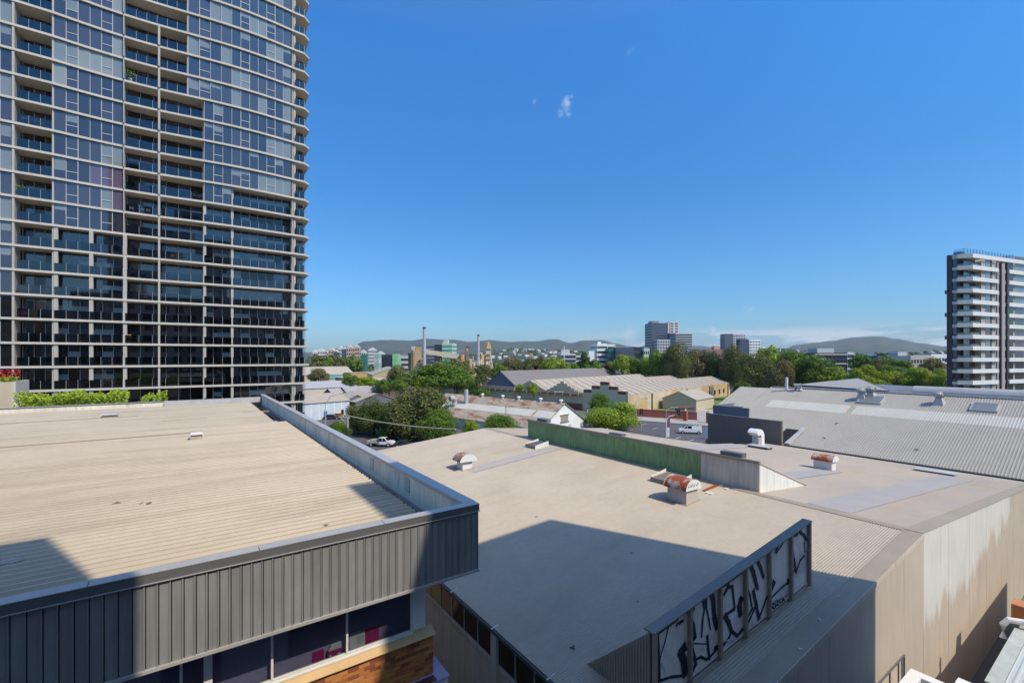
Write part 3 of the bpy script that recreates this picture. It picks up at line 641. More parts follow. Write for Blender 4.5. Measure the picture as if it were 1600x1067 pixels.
# spray painted strokes (flat paint on the boards)
S5 = lambda x, y: (1000 + x / 6.3875, 900 + y / 6.3875)
S6 = lambda x, y: (1120 + x / 5.335, 800 + y / 5.335)
strokes = [(S5, 26, [(160, 560), (168, 700), (175, 850), (180, 1040)]), (S5, 14, [(145, 570), (280, 470), (370, 330)]), (S5, 7, [(280, 470), (245, 640), (190, 820)]),
  (S5, 12, [(180, 1040), (300, 1000), (430, 985)]), (S5, 40, [(440, 700), (400, 750), (430, 840), (445, 970)]), (S5, 14, [(360, 480), (425, 435)]),
  (S5, 26, [(480, 250), (500, 390), (520, 300), (530, 220)]), (S5, 20, [(500, 390), (525, 480), (545, 600), (500, 650), (530, 780), (550, 870), (510, 960)]),
  (S5, 34, [(640, 160), (645, 280)]), (S5, 12, [(645, 280), (620, 420), (608, 600)]), (S5, 10, [(655, 300), (680, 420), (697, 525)]), (S5, 30, [(710, 100), (725, 250), (735, 400), (760, 510)]),
  (S5, 5, [(520, 665), (680, 672)]), (S5, 16, [(665, 590), (675, 720), (688, 820)]), (S5, 12, [(545, 830), (600, 800), (660, 825), (700, 790), (770, 710)]), (S5, 26, [(740, 720), (775, 700)]),
  (S5, 10, [(780, 530), (800, 600), (790, 720)]), (S5, 20, [(870, 10), (875, 100)]), (S5, 16, [(830, 180), (870, 110), (915, 95), (940, 320), (840, 385)]), (S5, 26, [(840, 385), (880, 460), (905, 540)]),
  (S5, 16, [(905, 540), (965, 590), (1020, 520)]), (S5, 36, [(1005, 220), (985, 290), (995, 380)]), (S5, 14, [(780, 70), (860, 0)]), (S5, 5, [(770, 60), (800, 80), (780, 100), (815, 55)]),
  (S5, 12, [(1040, 150), (1060, 90), (1095, 200), (1115, 320), (1075, 390)]), (S5, 24, [(1125, 140), (1150, 260), (1180, 420)]), (S5, 14, [(1180, 420), (1225, 300), (1260, 200)]),
  (S5, 14, [(1145, 300), (1100, 400), (1060, 500)]), (S5, 14, [(820, 690), (880, 610), (905, 555)]),
  (S6, 24, [(280, 410), (300, 500), (330, 620)]), (S6, 12, [(300, 500), (340, 640)]), (S6, 20, [(335, 370), (360, 460), (385, 540)]), (S6, 12, [(10, 575), (120, 520), (205, 480)]),
  (S6, 22, [(500, 250), (490, 330)]), (S6, 9, [(490, 340), (550, 220)]), (S6, 28, [(470, 580), (445, 650)]), (S6, 9, [(425, 610), (440, 720), (520, 640), (600, 570)]), (S6, 24, [(585, 575), (610, 565)]),
  (S6, 18, [(605, 190), (620, 280), (640, 400), (655, 500)]), (S6, 12, [(655, 500), (690, 400), (725, 360)]), (S6, 16, [(610, 185), (670, 180)]), (S6, 18, [(680, 140), (720, 190), (740, 230)]),
  (S6, 10, [(610, 430), (600, 520), (640, 480)]), (S6, 10, [(725, 250), (730, 330)]),
  (S5, 5, [(135, 465), (165, 465), (170, 490), (140, 510)]),
  # small tag R I Z C A
  (S6, 6, [(452, 810), (447, 765), (470, 755), (468, 780), (452, 790), (478, 800)]), (S6, 6, [(485, 790), (480, 745)]), (S6, 6, [(487, 738), (508, 730), (492, 775), (514, 765)]),
  (S6, 6, [(532, 715), (516, 728), (520, 752), (538, 746)]), (S6, 6, [(540, 750), (546, 705), (560, 735)]), (S6, 5, [(542, 733), (556, 726)]), (S6, 6, [(572, 680), (576, 706)])]
def strokes_on(strk, planey, name, parent, m, wscale=1.0, off=.022):
    b = MB(); k = 0
    for (fn, w, pts) in strk:
        pp = [Vector(P(*fn(*q), y=planey)) for q in pts]
        for q in pp: q.z = max(zn(q.x) + .12, min(q.z, zt(q.x) - .16))
        scl = 6.39 if fn is S5 else 5.335
        wm = w / scl * .0215 * wscale
        for i in range(len(pp) - 1):
            a, c = pp[i], pp[i+1]; d = (c - a); d.y = 0
            if d.length < 1e-4: continue
            d.normalize(); nrm = Vector((d.z, 0, -d.x)) * wm / 2; yy = planey - off - (k % 7) * .0006; k += 1
            e = d * wm * .25
            a2, c2 = a - e, c + e
            b.solid([(a2.x - nrm.x, yy, a2.z - nrm.z), (a2.x + nrm.x, yy, a2.z + nrm.z), (c2.x + nrm.x * .8, yy, c2.z + nrm.z * .8), (c2.x - nrm.x * .8, yy, c2.z - nrm.z * .8)], [(0, 1, 2, 3)])
    return b.build(name, m, parent)
strokes_on(strokes, gy, 'graffiti_paint', GB, M('blue_black_paint', (.022, .024, .05), .6, .1), 2.3)
wh = [(S5, 14, [(200, 840), (240, 900), (255, 970)]), (S5, 8, [(320, 630), (322, 690)]), (S5, 10, [(330, 920), (350, 870)]), (S5, 6, [(480, 400), (560, 450), (580, 520)]), (S5, 8, [(610, 700), (650, 690), (620, 730)]),
      (S5, 6, [(830, 300), (860, 290), (850, 330)]), (S5, 8, [(840, 640), (900, 620), (950, 640)]), (S5, 6, [(370, 470), (385, 560), (380, 640)]), (S5, 7, [(690, 740), (740, 680)])]
strokes_on(wh, gy, 'graffiti_highlight', GB, m_white, 1.5, .030)
# pebbles of bird mess and chips on flashing
for (px, py, s, lab) in [(1252, 1015, .12, 'white chip on the shaded verge flashing below the graffiti'), (1282, 970, .12, 'white splash on the shaded verge flashing above the chip'),
                         (1313, 933, .10, 'small white splash highest on the shaded verge flashing')]:
    p = Q(px, py, NN, KN); debris('paint_chip', lab, p[0], p[1], p[2] + .03, s, m_white, 3)
for (px, py, s, lab) in [(838, 808, .13, 'dark bird sized scrap alone on the sunny beige roof'), (987, 864, .10, 'dark scrap in the upper shade of the beige roof'), (997, 941, .12, 'dark scrap on the shaded roof beside the graffiti box'), (897, 1013, .15, 'curled dark scrap low on the shaded beige roof'), (1106, 861, .12, 'white pebble at the shade edge on the beige roof')]:
    p = Q(px, py, NN, KN); debris('roof_debris', lab, p[0], p[1], p[2] + .008, s, m_white if 'white' in lab else m_dark, 3)

# roof vents with barrel cowls
def cowl_vent(cx, cy, zr, fn, bl, bwid, bht, cl, cr, ax, rusty=True, graffiti=False):
    """duct box with a half-barrel cowl; ax = direction of the barrel axis ('y')"""
    o = MB(); o.ext([(cx - bwid/2, fn(cx - bwid/2) - .03), (cx + bwid/2, fn(cx + bwid/2) - .03), (cx + bwid/2, zr + bht), (cx - bwid/2, zr + bht)], 'y', cy - bl/2, cy + bl/2)
    o = o.build('roof_vent', m_concp if graffiti else m_galv if not rusty else m_white, WB)
    b = MB(); slab_on(b, cx - bwid/2 - .12, cx + bwid/2 + .12, cy - bl/2 - .12, cy + bl/2 + .12, fn, .02, .012); b.build('vent_flashing', m_flash, o)
    arc = [(cx + cr * math.cos(math.pi * k / 14), zr + bht + .05 + cr * .78 * math.sin(math.pi * k / 14)) for k in range(15)]
    b = MB(); b.ext(arc, 'y', cy - cl/2 + .02, cy + cl/2 - .02); b.build('vent_hood', m_rust, o)
    arc2 = [(cx + (cr + .015) * math.cos(math.pi * k / 14), zr + bht + .045 + (cr * .78 + .015) * math.sin(math.pi * k / 14)) for k in range(15)]
    b = MB(); b.ext(arc2, 'y', cy - cl/2, cy - cl/2 + .02); b.ext(arc2, 'y', cy + cl/2 - .02, cy + cl/2); b.build('hood_end', m_white, o)
    return o
p = Q(1076, 790, NN, KN)
V1 = cowl_vent(p[0] + .5, p[1] + .75, p[2] + .1, zn, 1.25, 1.05, .66, 1.5, .72, 'y', graffiti=True)
tg = [[(0, .0), (.03, .14), (.10, .16)], [(.0, .06), (.1, .08)], [(.14, .02), (.17, .16), (.22, .04), (.27, .17), (.31, .03)], [(.36, .16), (.36, .02), (.45, .15)], [(.50, .03), (.58, .17), (.66, .10), (.58, .04), (.50, .08)]]
b = MB(); bx = p[0] + .5 - .55; bz = p[2] + .1 + .66 + .18; yy = p[1] + .75 - .75 - .004
for s in tg:
    for i in range(len(s) - 1):
        a, c = Vector((bx + s[i][0] * 1.5, 0, bz + s[i][1] * 1.3)), Vector((bx + s[i+1][0] * 1.5, 0, bz + s[i+1][1] * 1.3)); d = (c - a).normalized() * .012; n_ = Vector((d.z, 0, -d.x))
        b.solid([(a.x - n_.x, yy, a.z - n_.z), (a.x + n_.x, yy, a.z + n_.z), (c.x + n_.x, yy, c.z + n_.z), (c.x - n_.x, yy, c.z - n_.z)], [(0, 1, 2, 3)])
b.build('tag_paint', m_black, V1)
p = Q(722, 735, NN, KN); cowl_vent(p[0] + .45, p[1] + .4, p[2] + .08, zn, .9, .85, .55, 1.3, .74, 'y')
p = Q(1302, 736, NF, KF); cowl_vent(p[0] + .45, p[1] + .8, p[2] - .05, zfs, 1.35, .85, .72, 1.65, .60, 'y')
# gooseneck exhaust
p = Q(1188, 696, NF, KF); gxx, gyy, gz = p
o = MB(); o.box(gxx - .9, gxx - .1, gyy - .25, gyy + .35, gz, gz + 1.0); o = o.build('exhaust_duct', m_galv, WB)
arc = [(math.cos(t) , math.sin(t)) for t in [math.pi * k / 10 for k in range(0, 9)]]
gz -= .25
outer = [(gxx + .35, gz + .1), (gxx + .35, gz + 1.3)] + [(gxx - .6 + .95 * c, gz + 1.3 + .95 * s) for c, s in arc[1:]]
inner = [(gxx - .3, gz + .1), (gxx - .3, gz + 1.3)] + [(gxx - .6 + .32 * c, gz + 1.3 + .32 * s) for c, s in arc[1:]]
b = MB()
for k in range(len(outer) - 1):
    b.ext([inner[k], outer[k], outer[k+1], inner[k+1]], 'y', gyy - .3, gyy + .8)
b.build('gooseneck_hood', m_whiteS, o)
b = MB(); a = outer[4:8]; b.face([(a[0][0], gyy, a[0][1] + .012), (a[3][0], gyy, a[3][1] + .012), (a[3][0], gyy + .78, a[3][1] + .012), (a[0][0], gyy + .78, a[0][1] + .012)]); b.build('rust_patch', m_rust, o)
# flat roof hatches / louvre skylights
def skylight(px, py, L, Wd, fn, n, k_, h=.28, tilt=.0):
    p = Q(px, py, n, k_); x, y = p[0], p[1]
    o = MB(); o.prism([(x, y, fn(x) - .03), (x + L, y, fn(x + L) - .03), (x + L, y + Wd, fn(x + L) - .03), (x, y + Wd, fn(x) - .03)],
                      [(x, y, fn(x) + h), (x + L, y, fn(x + L) + h + tilt), (x + L, y + Wd, fn(x + L) + h + tilt), (x, y + Wd, fn(x) + h)]); o = o.build('roof_skylight', m_flash, WB)
    b = MB()
    for j in range(9):
        yy = y + .08 + (Wd - .2) * j / 9
        b.prism([(x + .05, yy, fn(x) + h + .005), (x + L - .05, yy, fn(x + L) + h + tilt + .005), (x + L - .05, yy + .06, fn(x + L) + h + tilt + .005), (x + .05, yy + .06, fn(x) + h + .005)],
                [(x + .05, yy, fn(x) + h + .03), (x + L - .05, yy, fn(x + L) + h + tilt + .03), (x + L - .05, yy + .06, fn(x + L) + h + tilt + .03), (x + .05, yy + .06, fn(x) + h + .03)])
    b.build('louvre', m_capd, o)
    b = MB()
    for yy in (y - .04, y + Wd): b.prism([(x, yy, fn(x) - .02), (x + L, yy, fn(x + L) - .02), (x + L, yy + .04, fn(x + L) - .02), (x, yy + .04, fn(x) - .02)],
                [(x, yy, fn(x) + h + .04), (x + L, yy, fn(x + L) + h + tilt + .18), (x + L, yy + .04, fn(x + L) + h + tilt + .18), (x, yy + .04, fn(x) + h + .04)])
    b.build('skylight_cheek', m_white, o)
skylight(1056, 762, 1.6, 1.9, zn, NN, KN); skylight(836, 702, 1.5, 1.4, zn, NN, KN)
def hatch(px, py, L, Wd, h=.3):
    p = Q(px, py, NF, KF); x, y = p[0], p[1]; o = MB(); o.box(x, x + L, y, y + Wd, zfs(x + L) - .02, zfs(x) + h); o = o.build('roof_hatch', m_capd, WB)
    b = MB(); b.box(x - .1, x + L + .1, y - .1, y + Wd + .1, zfs(x) + h + .001, zfs(x) + h + .04); b.build('hatch_lid', m_galv, o)
hatch(1490, 744, .9, 2.6, .12); hatch(1200, 703, .9, 2.2, .22); 
b = MB(); a = Q(1102, 768, NN, KN); c = Q(1122, 758, NN, KN)
b.prism([(a[0], a[1], a[2] + .03), (c[0], c[1] - .1, c[2] + .03), (c[0], c[1] + .16, c[2] + .03), (a[0], a[1] + .22, a[2] + .03)],
        [(a[0], a[1], a[2] + .04), (c[0], c[1] - .1, c[2] + .04), (c[0], c[1] + .16, c[2] + .04), (a[0], a[1] + .22, a[2] + .04)]); b.build('rust_flashing', M('deep_rust', (.36, .07, .02), .8, .2, 3), WB)
for (px, py) in ((1128, 760), (1136, 765), (1106, 771), (1112, 773)):
    a = Q(px, py, NN, KN); b = MB(); b.box(a[0], a[0] + .25, a[1], a[1] + .22, a[2] + .01, a[2] + .045); b.build('white_patch', m_white, WB)

# ================================================================ GREY WAREHOUSE ON THE RIGHT
GW = thing('grey_warehouse', 'grey corrugated steep roofed warehouse behind the beige roof at right', 'building', (66, 18, 0))
GX, GZ, GSl = 60.0, H - 10.72, .387; RX = 75.6
zgr = lambda x: GZ + GSl * (x - GX)
def ribx(b, x0, x1, y0, y1, zfun, pitch, h, up=0):
    y = y0; n0 = len(b.v); prof = []
    while y < y1:
        for dy, dz in ((0, 0), (.5, 0), (.66, 1), (.84, 1)): prof.append((min(y + dy * pitch, y1), dz * h))
        y += pitch
    for (yy, zz) in prof: b.v.append((x0, yy, zfun(x0) + zz + up)); b.v.append((x1, yy, zfun(x1) + zz + up))
    for k in range(len(prof) - 1): a = n0 + 2 * k; b.f.append((a, a + 1, a + 3, a + 2)); b.m.append(0)
b = MB(); ribx(b, GX, RX, -12, 31.4, zgr, .245, .05); b.build('roof_slope', m_greyroof, GW)
b = MB(); ribx(b, GX, GX + 8.0, 31.4, 36.3, zgr, .245, .05); b.build('roof_slope', m_greyroof, GW)
b = MB(); ribx(b, GX + 8.0, RX, 31.4, 36.3, zgr, .245, .05); b.build('roof_slope', m_greyroof, GW)
b = MB(); ribx(b, GX + 8.4, RX - .5, 36.35, 41.0, zgr, .245, .05); b.build('roof_slope', m_greyroof, GW)
for (ya, yb) in ((-12, 23.4), (24.0, 34.0)):
    b = MB(); ribx(b, 69.0, 71.3, ya, yb, zgr, .245, .05, .012); b.build('rooflight_strip', m_greystrip, GW)
b = MB(); b.box(GX - .18, GX + .02, -12, 27.2, GZ - .14, GZ - .02); b.build('eaves_gutter', m_gutter, GW)
b = MB(); b.box(58.9, 59.2, -12, 27.2, 7.1, 7.22); b.build('eaves_flashing', m_galv, GW)
b = MB(); b.box(GX + .2, GX + .4, -12, 27.2, 0, GZ - .15); b.build('side_wall', m_darkwall, GW)
b = MB(); b.prism([(GX, 36.2, zgr(GX) + .06), (GX + 8.2, 36.2, zgr(GX + 8.2) + .06), (GX + 8.2, 36.7, zgr(GX + 8.2) + .06), (GX, 36.7, zgr(GX) + .06)],
                  [(GX, 36.2, zgr(GX) + .12), (GX + 8.2, 36.2, zgr(GX + 8.2) + .12), (GX + 8.2, 36.7, zgr(GX + 8.2) + .12), (GX, 36.7, zgr(GX) + .12)])
b.build('verge_capping', m_galv, GW); b = MB()
b.face([(GX + .1, 27.3, zgr(GX + .1) + .09), (63.6, 27.0, zgr(63.6) + .09), (63.6, 28.6, zgr(63.6) + .09), (GX + .1, 28.6, zgr(GX + .1) + .09)]); b.build('roof_opening', m_dark, GW); b = MB()
b.prism([(GX - .1, 26.6, zgr(GX) + .1), (64.2, 26.4, zgr(64.2) + .1), (64.2, 26.9, zgr(64.2) + .1), (GX - .1, 27.2, zgr(GX) + .1)], [(GX - .1, 26.6, zgr(GX) + .2), (64.2, 26.4, zgr(64.2) + .2), (64.2, 26.9, zgr(64.2) + .2), (GX - .1, 27.2, zgr(GX) + .2)])
b.build('verge_capping', m_galv, GW)
b = MB(); b.box(59.4, 59.75, 27.27, 37.1, 0, H - 7.87); b.build('screen_wall', m_darkwall, GW)
b = MB(); b.box(59.36, 59.79, 27.23, 37.14, H - 7.869, H - 7.84); b.build('screen_wall_capping', m_capd, GW)
p = P(1116, 633, x=63.5); p2 = P(1170, 638, x=63.5); b = MB(); b.box(63.5, 63.7, p2[1], p[1], 0, p[2]); b.box(63.5, 70, p[1], p[1] + .2, 0, p[2]); b.build('end_wall', m_bluegrey, GW)
b = MB(); b.ext([(GX + 8.4, 0), (RX, 0), (RX, zgr(RX) - .1), (GX + 8.4, zgr(GX + 8.4) - .1)], 'y', 40.7, 40.9); b.build('rear_wall', m_bluegrey, GW)
# far slope and the raised back roof
b = MB(); ribx(b, RX, RX + 26, -12, 36, lambda x: zgr(RX) - .25 * (x - RX), .245, .04); b.build('roof_slope', m_greyroof, GW)
b = MB(); b.box(RX - .2, RX + .25, -12, 36, zgr(RX) + .03, zgr(RX) + .10); b.build('ridge_capping', m_galv, GW)
pa = P(1430, 612, x=77.5); ya = pa[1]
tb = MB(); pts = [(77.2 + 1.15 * math.cos(t), zgr(RX) - .25 + 1.25 * max(-.3, math.sin(t))) for t in [math.pi * (1.15 - 1.3 * k / 12) for k in range(13)]]
tb.ext(pts, 'y', -14, ya); tb.build('ridge_ventilator', m_cap, GW)
pa = P(1250, 604, x=78); pb = P(1305, 599.5, x=82); pc = P(1392, 618, x=78)
b = MB(); b.prism([(76, pc[1], zgr(RX) - .5), (92, pc[1] , zgr(RX) - .5), (92, pa[1], zgr(RX) - .5), (76, pa[1], zgr(RX) - .5)],
                  [(77.5, pc[1], zgr(RX) + .10), (90, pc[1], zgr(RX) + .3), (90, pa[1], zgr(RX) + .55), (77.5, pa[1], zgr(RX) + .35)]); b.build('raised_roof', m_bluegrey, GW)
b = MB(); b.prism([(77.3, pc[1] - .2, zgr(RX) + .14), (84, (pc[1] + pa[1]) / 2, zgr(RX) + 1.5), (90.2, pa[1] + .2, zgr(RX) + .62), (77.3, pa[1] + .2, zgr(RX) + .40)],
                  [(77.3, pc[1] - .2, zgr(RX) + .2), (84, (pc[1] + pa[1]) / 2, zgr(RX) + 1.56), (90.2, pa[1] + .2, zgr(RX) + .68), (77.3, pa[1] + .2, zgr(RX) + .46)]); b.build('raised_roof_sheet', m_greyroof, GW)
# turbine vents
NG, KG = (-GSl, 0, 1), GZ - GSl * GX
def turbine(px, py, s=1.0):
    p = Q(px, py, NG, KG); x, y, z = p; o = MB()
    o.prism([(x - .55*s, y - .55*s, zgr(x - .55*s)), (x + .55*s, y - .55*s, zgr(x + .55*s)), (x + .55*s, y + .55*s, zgr(x + .55*s)), (x - .55*s, y + .55*s, zgr(x - .55*s))],
            [(x - .3*s, y - .3*s, z + .75*s), (x + .3*s, y - .3*s, z + .75*s), (x + .3*s, y + .3*s, z + .75*s), (x - .3*s, y + .3*s, z + .75*s)]); o = o.build('turbine_vent', m_galv, GW)
    b = MB(); n = 18
    for k in range(n):
        a0, a1 = 2*math.pi*k/n, 2*math.pi*(k+.72)/n
        for j in range(6):
            t0, t1 = -1.2 + 2.4*j/6, -1.2 + 2.4*(j+1)/6
            r0, r1 = .62*s*math.cos(t0), .62*s*math.cos(t1); z0, z1 = z + 1.15*s + .42*s*math.sin(t0), z + 1.15*s + .42*s*math.sin(t1)
            b.face([(x + r0*math.cos(a0), y + r0*math.sin(a0), z0), (x + r0*.93*math.cos(a1), y + r0*.93*math.sin(a1), z0), (x + r1*.93*math.cos(a1), y + r1*.93*math.sin(a1), z1), (x + r1*math.cos(a0), y + r1*math.sin(a0), z1)])
    b.tube([(x, y, z + .78*s), (x, y, z + 1.55*s)], .3*s, 14); b.build('vane_head', m_cap, o)
turbine(1346, 624); turbine(1361, 621, .95); turbine(1467, 631, .95)
def gskyl(px, py, L, Wd):
    p = Q(px, py, NG, KG); x, y, z = p
    def q(x0, x1, y0, y1, u0, u1): return [[(x0, y0, zgr(x0) + u0), (x1, y0, zgr(x1) + u0), (x1, y1, zgr(x1) + u0), (x0, y1, zgr(x0) + u0)], [(x0, y0, zgr(x0) + u1), (x1, y0, zgr(x1) + u1), (x1, y1, zgr(x1) + u1), (x0, y1, zgr(x0) + u1)]]
    o = MB(); o.prism(*q(x, x + L, y, y + Wd, -.02, .28)); o = o.build('roof_skylight', m_galv, GW)
    b = MB(); b.prism(*q(x + .1, x + L - .1, y + .12, y + Wd - .12, .281, .30)); b.build('skylight_glazing', M('skylight_glazing', (.20, .19, .18), .3, .1, 2, spec=.6), o)
gskyl(1376, 633, 2.0, 2.6) ; gskyl(1558, 646, 1.9, 2.2)
for (px, py, lab) in [(1307, 662, 'small dark bracket left of centre on the grey corrugated roof'), (1288, 685, 'small dark bracket lowest on the grey corrugated roof'), (1431, 703, 'dark fleck near the eave of the grey corrugated roof')]:
    p = Q(px, py, NG, KG); debris('roof_debris', lab, p[0], p[1], p[2] + .05, .35, m_dark, 3)
p = Q(1229, 610, NG, KG); b = MB(); b.tube([(p[0], p[1], p[2] - .3), (p[0], p[1], p[2] + 2.0)], .2, 10); b.build('flue_pipe', m_white, GW)
b = MB(); b.tube([(p[0] + .2, p[1] - 1.2, p[2] - .3), (p[0] + .2, p[1] - 1.2, p[2] + .9), (p[0] + .2, p[1] - 1.9, p[2] + .9), (p[0] + .2, p[1] - 1.9, p[2] + .1)], .35, 8); b.build('flue_elbow', m_galv, GW)

# ================================================================ LOW ROOF, BOTTOM RIGHT
LW = thing('lean_to_building', 'low building with pale ribbed metal roof at the bottom right corner', 'building', (32, 0, 0))
LZ = H - 12.2
b = MB()
prof = []; 
x = 25.8
n0 = 0
def ribroof_y(b, x0, x1, y0, y1, z, pitch, h):
    yv = [y0, y1]; prof = []; x = x0
    while x < x1:
        for d, q in ((0, 0), (.5, 0), (.6, 1), (.9, 1)): prof.append((x + d * pitch, q * h))
        x += pitch
    n0 = len(b.v)
    for (xx, zz) in prof: b.v.append((xx, y0, z(y0) + zz)); b.v.append((xx, y1, z(y1) + zz))
    for k in range(len(prof) - 1): a = n0 + 2 * k; b.f.append((a, a + 1, a + 3, a + 2)); b.m.append(0)
yy = -6; 
b = MB(); ribroof(b, 24.6, 30.4, -6, 3.55, lambda y: LZ, .23, .03); b.build('ribbed_roof', M('pale_green_metal', (.50, .53, .51), .4, .05, 1, spec=.5), LW)
b = MB(); b.box(24.5, 30.45, 3.55, 4.0, LZ - .02, LZ + .045); b.build('roof_edge_flashing', M('pale_edge', (.46, .48, .44), .5, .14, 2), LW)
b = MB(); b.box(24.7, 46.5, -6, 3.85, 0, LZ - .03); b.build('wall', m_conc, LW)
b = MB(); b.box(30.5, 46.5, -6, 3.9, LZ - .02, LZ + .02); b.build('flat_roof', m_flash, LW)
b = MB(); b.tube([(30.35, 4.35, LZ - .55), (30.35, 4.35, LZ + .05), (30.45, 4.2, LZ + .28), (30.6, 3.8, LZ + .32), (30.7, 2.0, LZ + .32)], .13, 10); b.build('downpipe', m_white, LW)
b = MB(); b.box(33.3, 34.2, 3.7, 4.5, LZ - .8, LZ + .02); b.build('orange_box', M('orange_box', (.50, .20, .09), .7, .1, 1), LW)
# white parapet ring in front of the gable wall
CP = thing('stair_canopy', 'white framed canopy ring close to the gable wall at the bottom edge', 'canopy', (22, 5, 0))
z = H - 12.05; b = MB()
b.box(20.2, 22.9, 5.35, 5.75, z - .25, z); b.box(22.5, 22.9, 2.8, 5.349, z - .25, z); b.box(20.2, 20.6, 2.8, 5.349, z - .25, z); b.build('parapet_ring', m_white, CP)
b = MB(); b.box(20.3, 22.8, 2.8, 5.6, z - 1.3, z - 1.2); b.build('canopy_floor', M('canopy_floor', (.30, .22, .15), .8), CP)
b = MB(); b.box(20.25, 22.85, 5.4, 5.7, 0, z - .26); b.build('canopy_wall', m_conc, CP)
b = MB(); b.box(23.9, 24.4, 4.3, 4.7, 0, z - .35); tag(b.build('white_box', m_white), 'short white box between the canopy ring and the ribbed metal roof', 'box')
# ================================================================ GLASS APARTMENT TOWER ON THE LEFT
YT = 81.1
TX = lambda px: P(px, 0, y=YT)[0]
TW = thing('apartment_tower', 'dark glass apartment tower with pale floor slabs filling the upper left', 'building', (0, 90, 0))
m_slab = M('slab_concrete', (.54, .49, .42), .8, .05, .2, streak=.03)
m_soff = m_slab
m_mull = M('white_mullion', (.50, .50, .50), .5, .04, .5)
m_bal = clear('balustrade_glass', (.26, .27, .30), .16)
m_fin = M('blade_wall_render', (.44, .40, .35), .8, .05, .3)
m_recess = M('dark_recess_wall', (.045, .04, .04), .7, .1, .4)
XL, XC = TX(-75), TX(485)
ZF = lambda k: 19.8 + 3.0 * k          # slab centre heights
KMIN, KMAX = -6, 20
xb1, xb2 = TX(192), TX(360)
def yfront(x, k):
    a = max(0.0, min(1.0, (k - 1) / 8.0)) * .55
    return YT - a * math.sin(2 * math.pi * (x - TX(83)) / (TX(460) - TX(83))) * (1 if TX(83) < x < TX(460) else 0) * -1
def slab_mesh(k):
    b = MB(); xs_ = [XL] + [XL + (XC - 2.2 - XL) * i / 44 for i in range(1, 45)]
    pts = [(x, yfront(x, k)) for x in xs_] + [(XC - .9, YT + .05), (XC, YT + 1.0), (XC + .1, 99.5), (XL, 99.5)]
    b.ext([(x, y) for x, y in pts], 'z', -.14, .14); return b
base = {}
for k in range(KMIN, KMAX + 1):
    key = max(1, min(9, k))
    if key not in base: base[key] = slab_mesh(key).mesh('floor_slab', m_slab)
    link('floor_slab', base[key], TW, (0, -90, ZF(k)))
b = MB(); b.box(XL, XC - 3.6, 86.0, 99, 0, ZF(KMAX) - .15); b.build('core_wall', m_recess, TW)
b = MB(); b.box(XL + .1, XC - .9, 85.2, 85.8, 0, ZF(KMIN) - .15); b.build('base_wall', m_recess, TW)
trnd = random.Random(11)
meshes = {}
HP = 2.68
def pane(w, kind, frame):
    key = ('p', round(w, 2), kind, frame)
    if key not in meshes:
        b = MB(); b.box(-w/2 + .02, w/2 - .02, 0, .03, 0, HP); meshes[key] = b.mesh('window', m_pane[kind])
    return meshes[key]
def frame_mesh(w, sash):
    key = ('f', round(w, 2), sash)
    if key not in meshes:
        b = MB(); t = .07 if sash else .045
        b.box(-w/2 - t/2, -w/2 + t/2, -.07, .0, 0, HP)
        if sash:
            b.box(w/2 - t/2, w/2 + t/2, -.07, 0, 0, HP); b.box(-w/2 + t/2 + .001, w/2 - t/2 - .001, -.068, 0, 1.06, 1.13)
        meshes[key] = b.mesh('frame', m_mull)
    return meshes[key]
cnt = dict(w=0, d=0, b=0, p=0)
wstuff = {k: MB() for k in m_pane}; fstuff = MB(); bstuff = MB()
def window(x, y, w, k, kind, sash, ang=0):
    z = ZF(k) + .145; cnt['w'] += 1
    if cnt['w'] <= 300:
        o = link('window', pane(w, kind, sash), TW, (x, y - 90, z), (trnd.uniform(-.004, .004), 0, ang + trnd.uniform(-.006, .006)))
        link('frame', frame_mesh(w, sash), o)
    else:
        wstuff[kind].box(x - w/2 + .02, x + w/2 - .02, y, y + .03, z, z + HP)
        fstuff.box(x - w/2 - .02, x - w/2 + .02, y - .06, y, z, z + HP)
def door(x, y, w, k, kind):
    z = ZF(k) + .145; cnt['d'] += 1
    key = ('d', round(w, 2), kind)
    if key not in meshes:
        b = MB(); b.box(-w/2 + .03, w/2 - .03, 0, .03, 0, HP - .1); meshes[key] = b.mesh('sliding_door', m_pane[kind])
    key2 = ('df', round(w, 2))
    if key2 not in meshes:
        b = MB(); b.box(-w/2 - .03, -w/2 + .028, -.05, .03, 0, HP - .1); meshes[key2] = b.mesh('frame', m_mull)
    if cnt['d'] <= 300:
        o = link('sliding_door', meshes[key], TW, (x, y - 90, z), (trnd.uniform(-.004, .004), 0, trnd.uniform(-.006, .006)))
        link('frame', meshes[key2], o)
    else:
        wstuff[kind].box(x - w/2 + .03, x + w/2 - .03, y, y + .03, z, z + HP - .1); fstuff.box(x - w/2 - .03, x - w/2 + .028, y - .05, y - .001, z, z + HP - .1)
def rail(x, y, w, k, ang=0):
    z = ZF(k) + .16; cnt['b'] += 1
    key = ('b', round(w, 2))
    if key not in meshes:
        b = MB(); b.box(-w/2 + .015, w/2 - .015, -.006, .006, .02, 1.08); meshes[key] = b.mesh('balustrade_panel', m_bal)
        b = MB(); b.box(-.028, .028, .008, .06, -.02, 1.10); meshes['post'] = b.mesh('post', m_mull)
    if cnt['b'] <= 300:
        o = link('balustrade_panel', meshes[key], TW, (x, y - 90, z), (0, 0, ang)); link('post', meshes['post'], o, (w/2, 0, 0))
    else:
        bstuff.box(x - w/2 + .015, x + w/2 - .015, y - .006, y + .006, z + .02, z + 1.08); fstuff.box(x + w/2 - .028, x + w/2 + .028, y + .008, y + .05, z, z + 1.1)
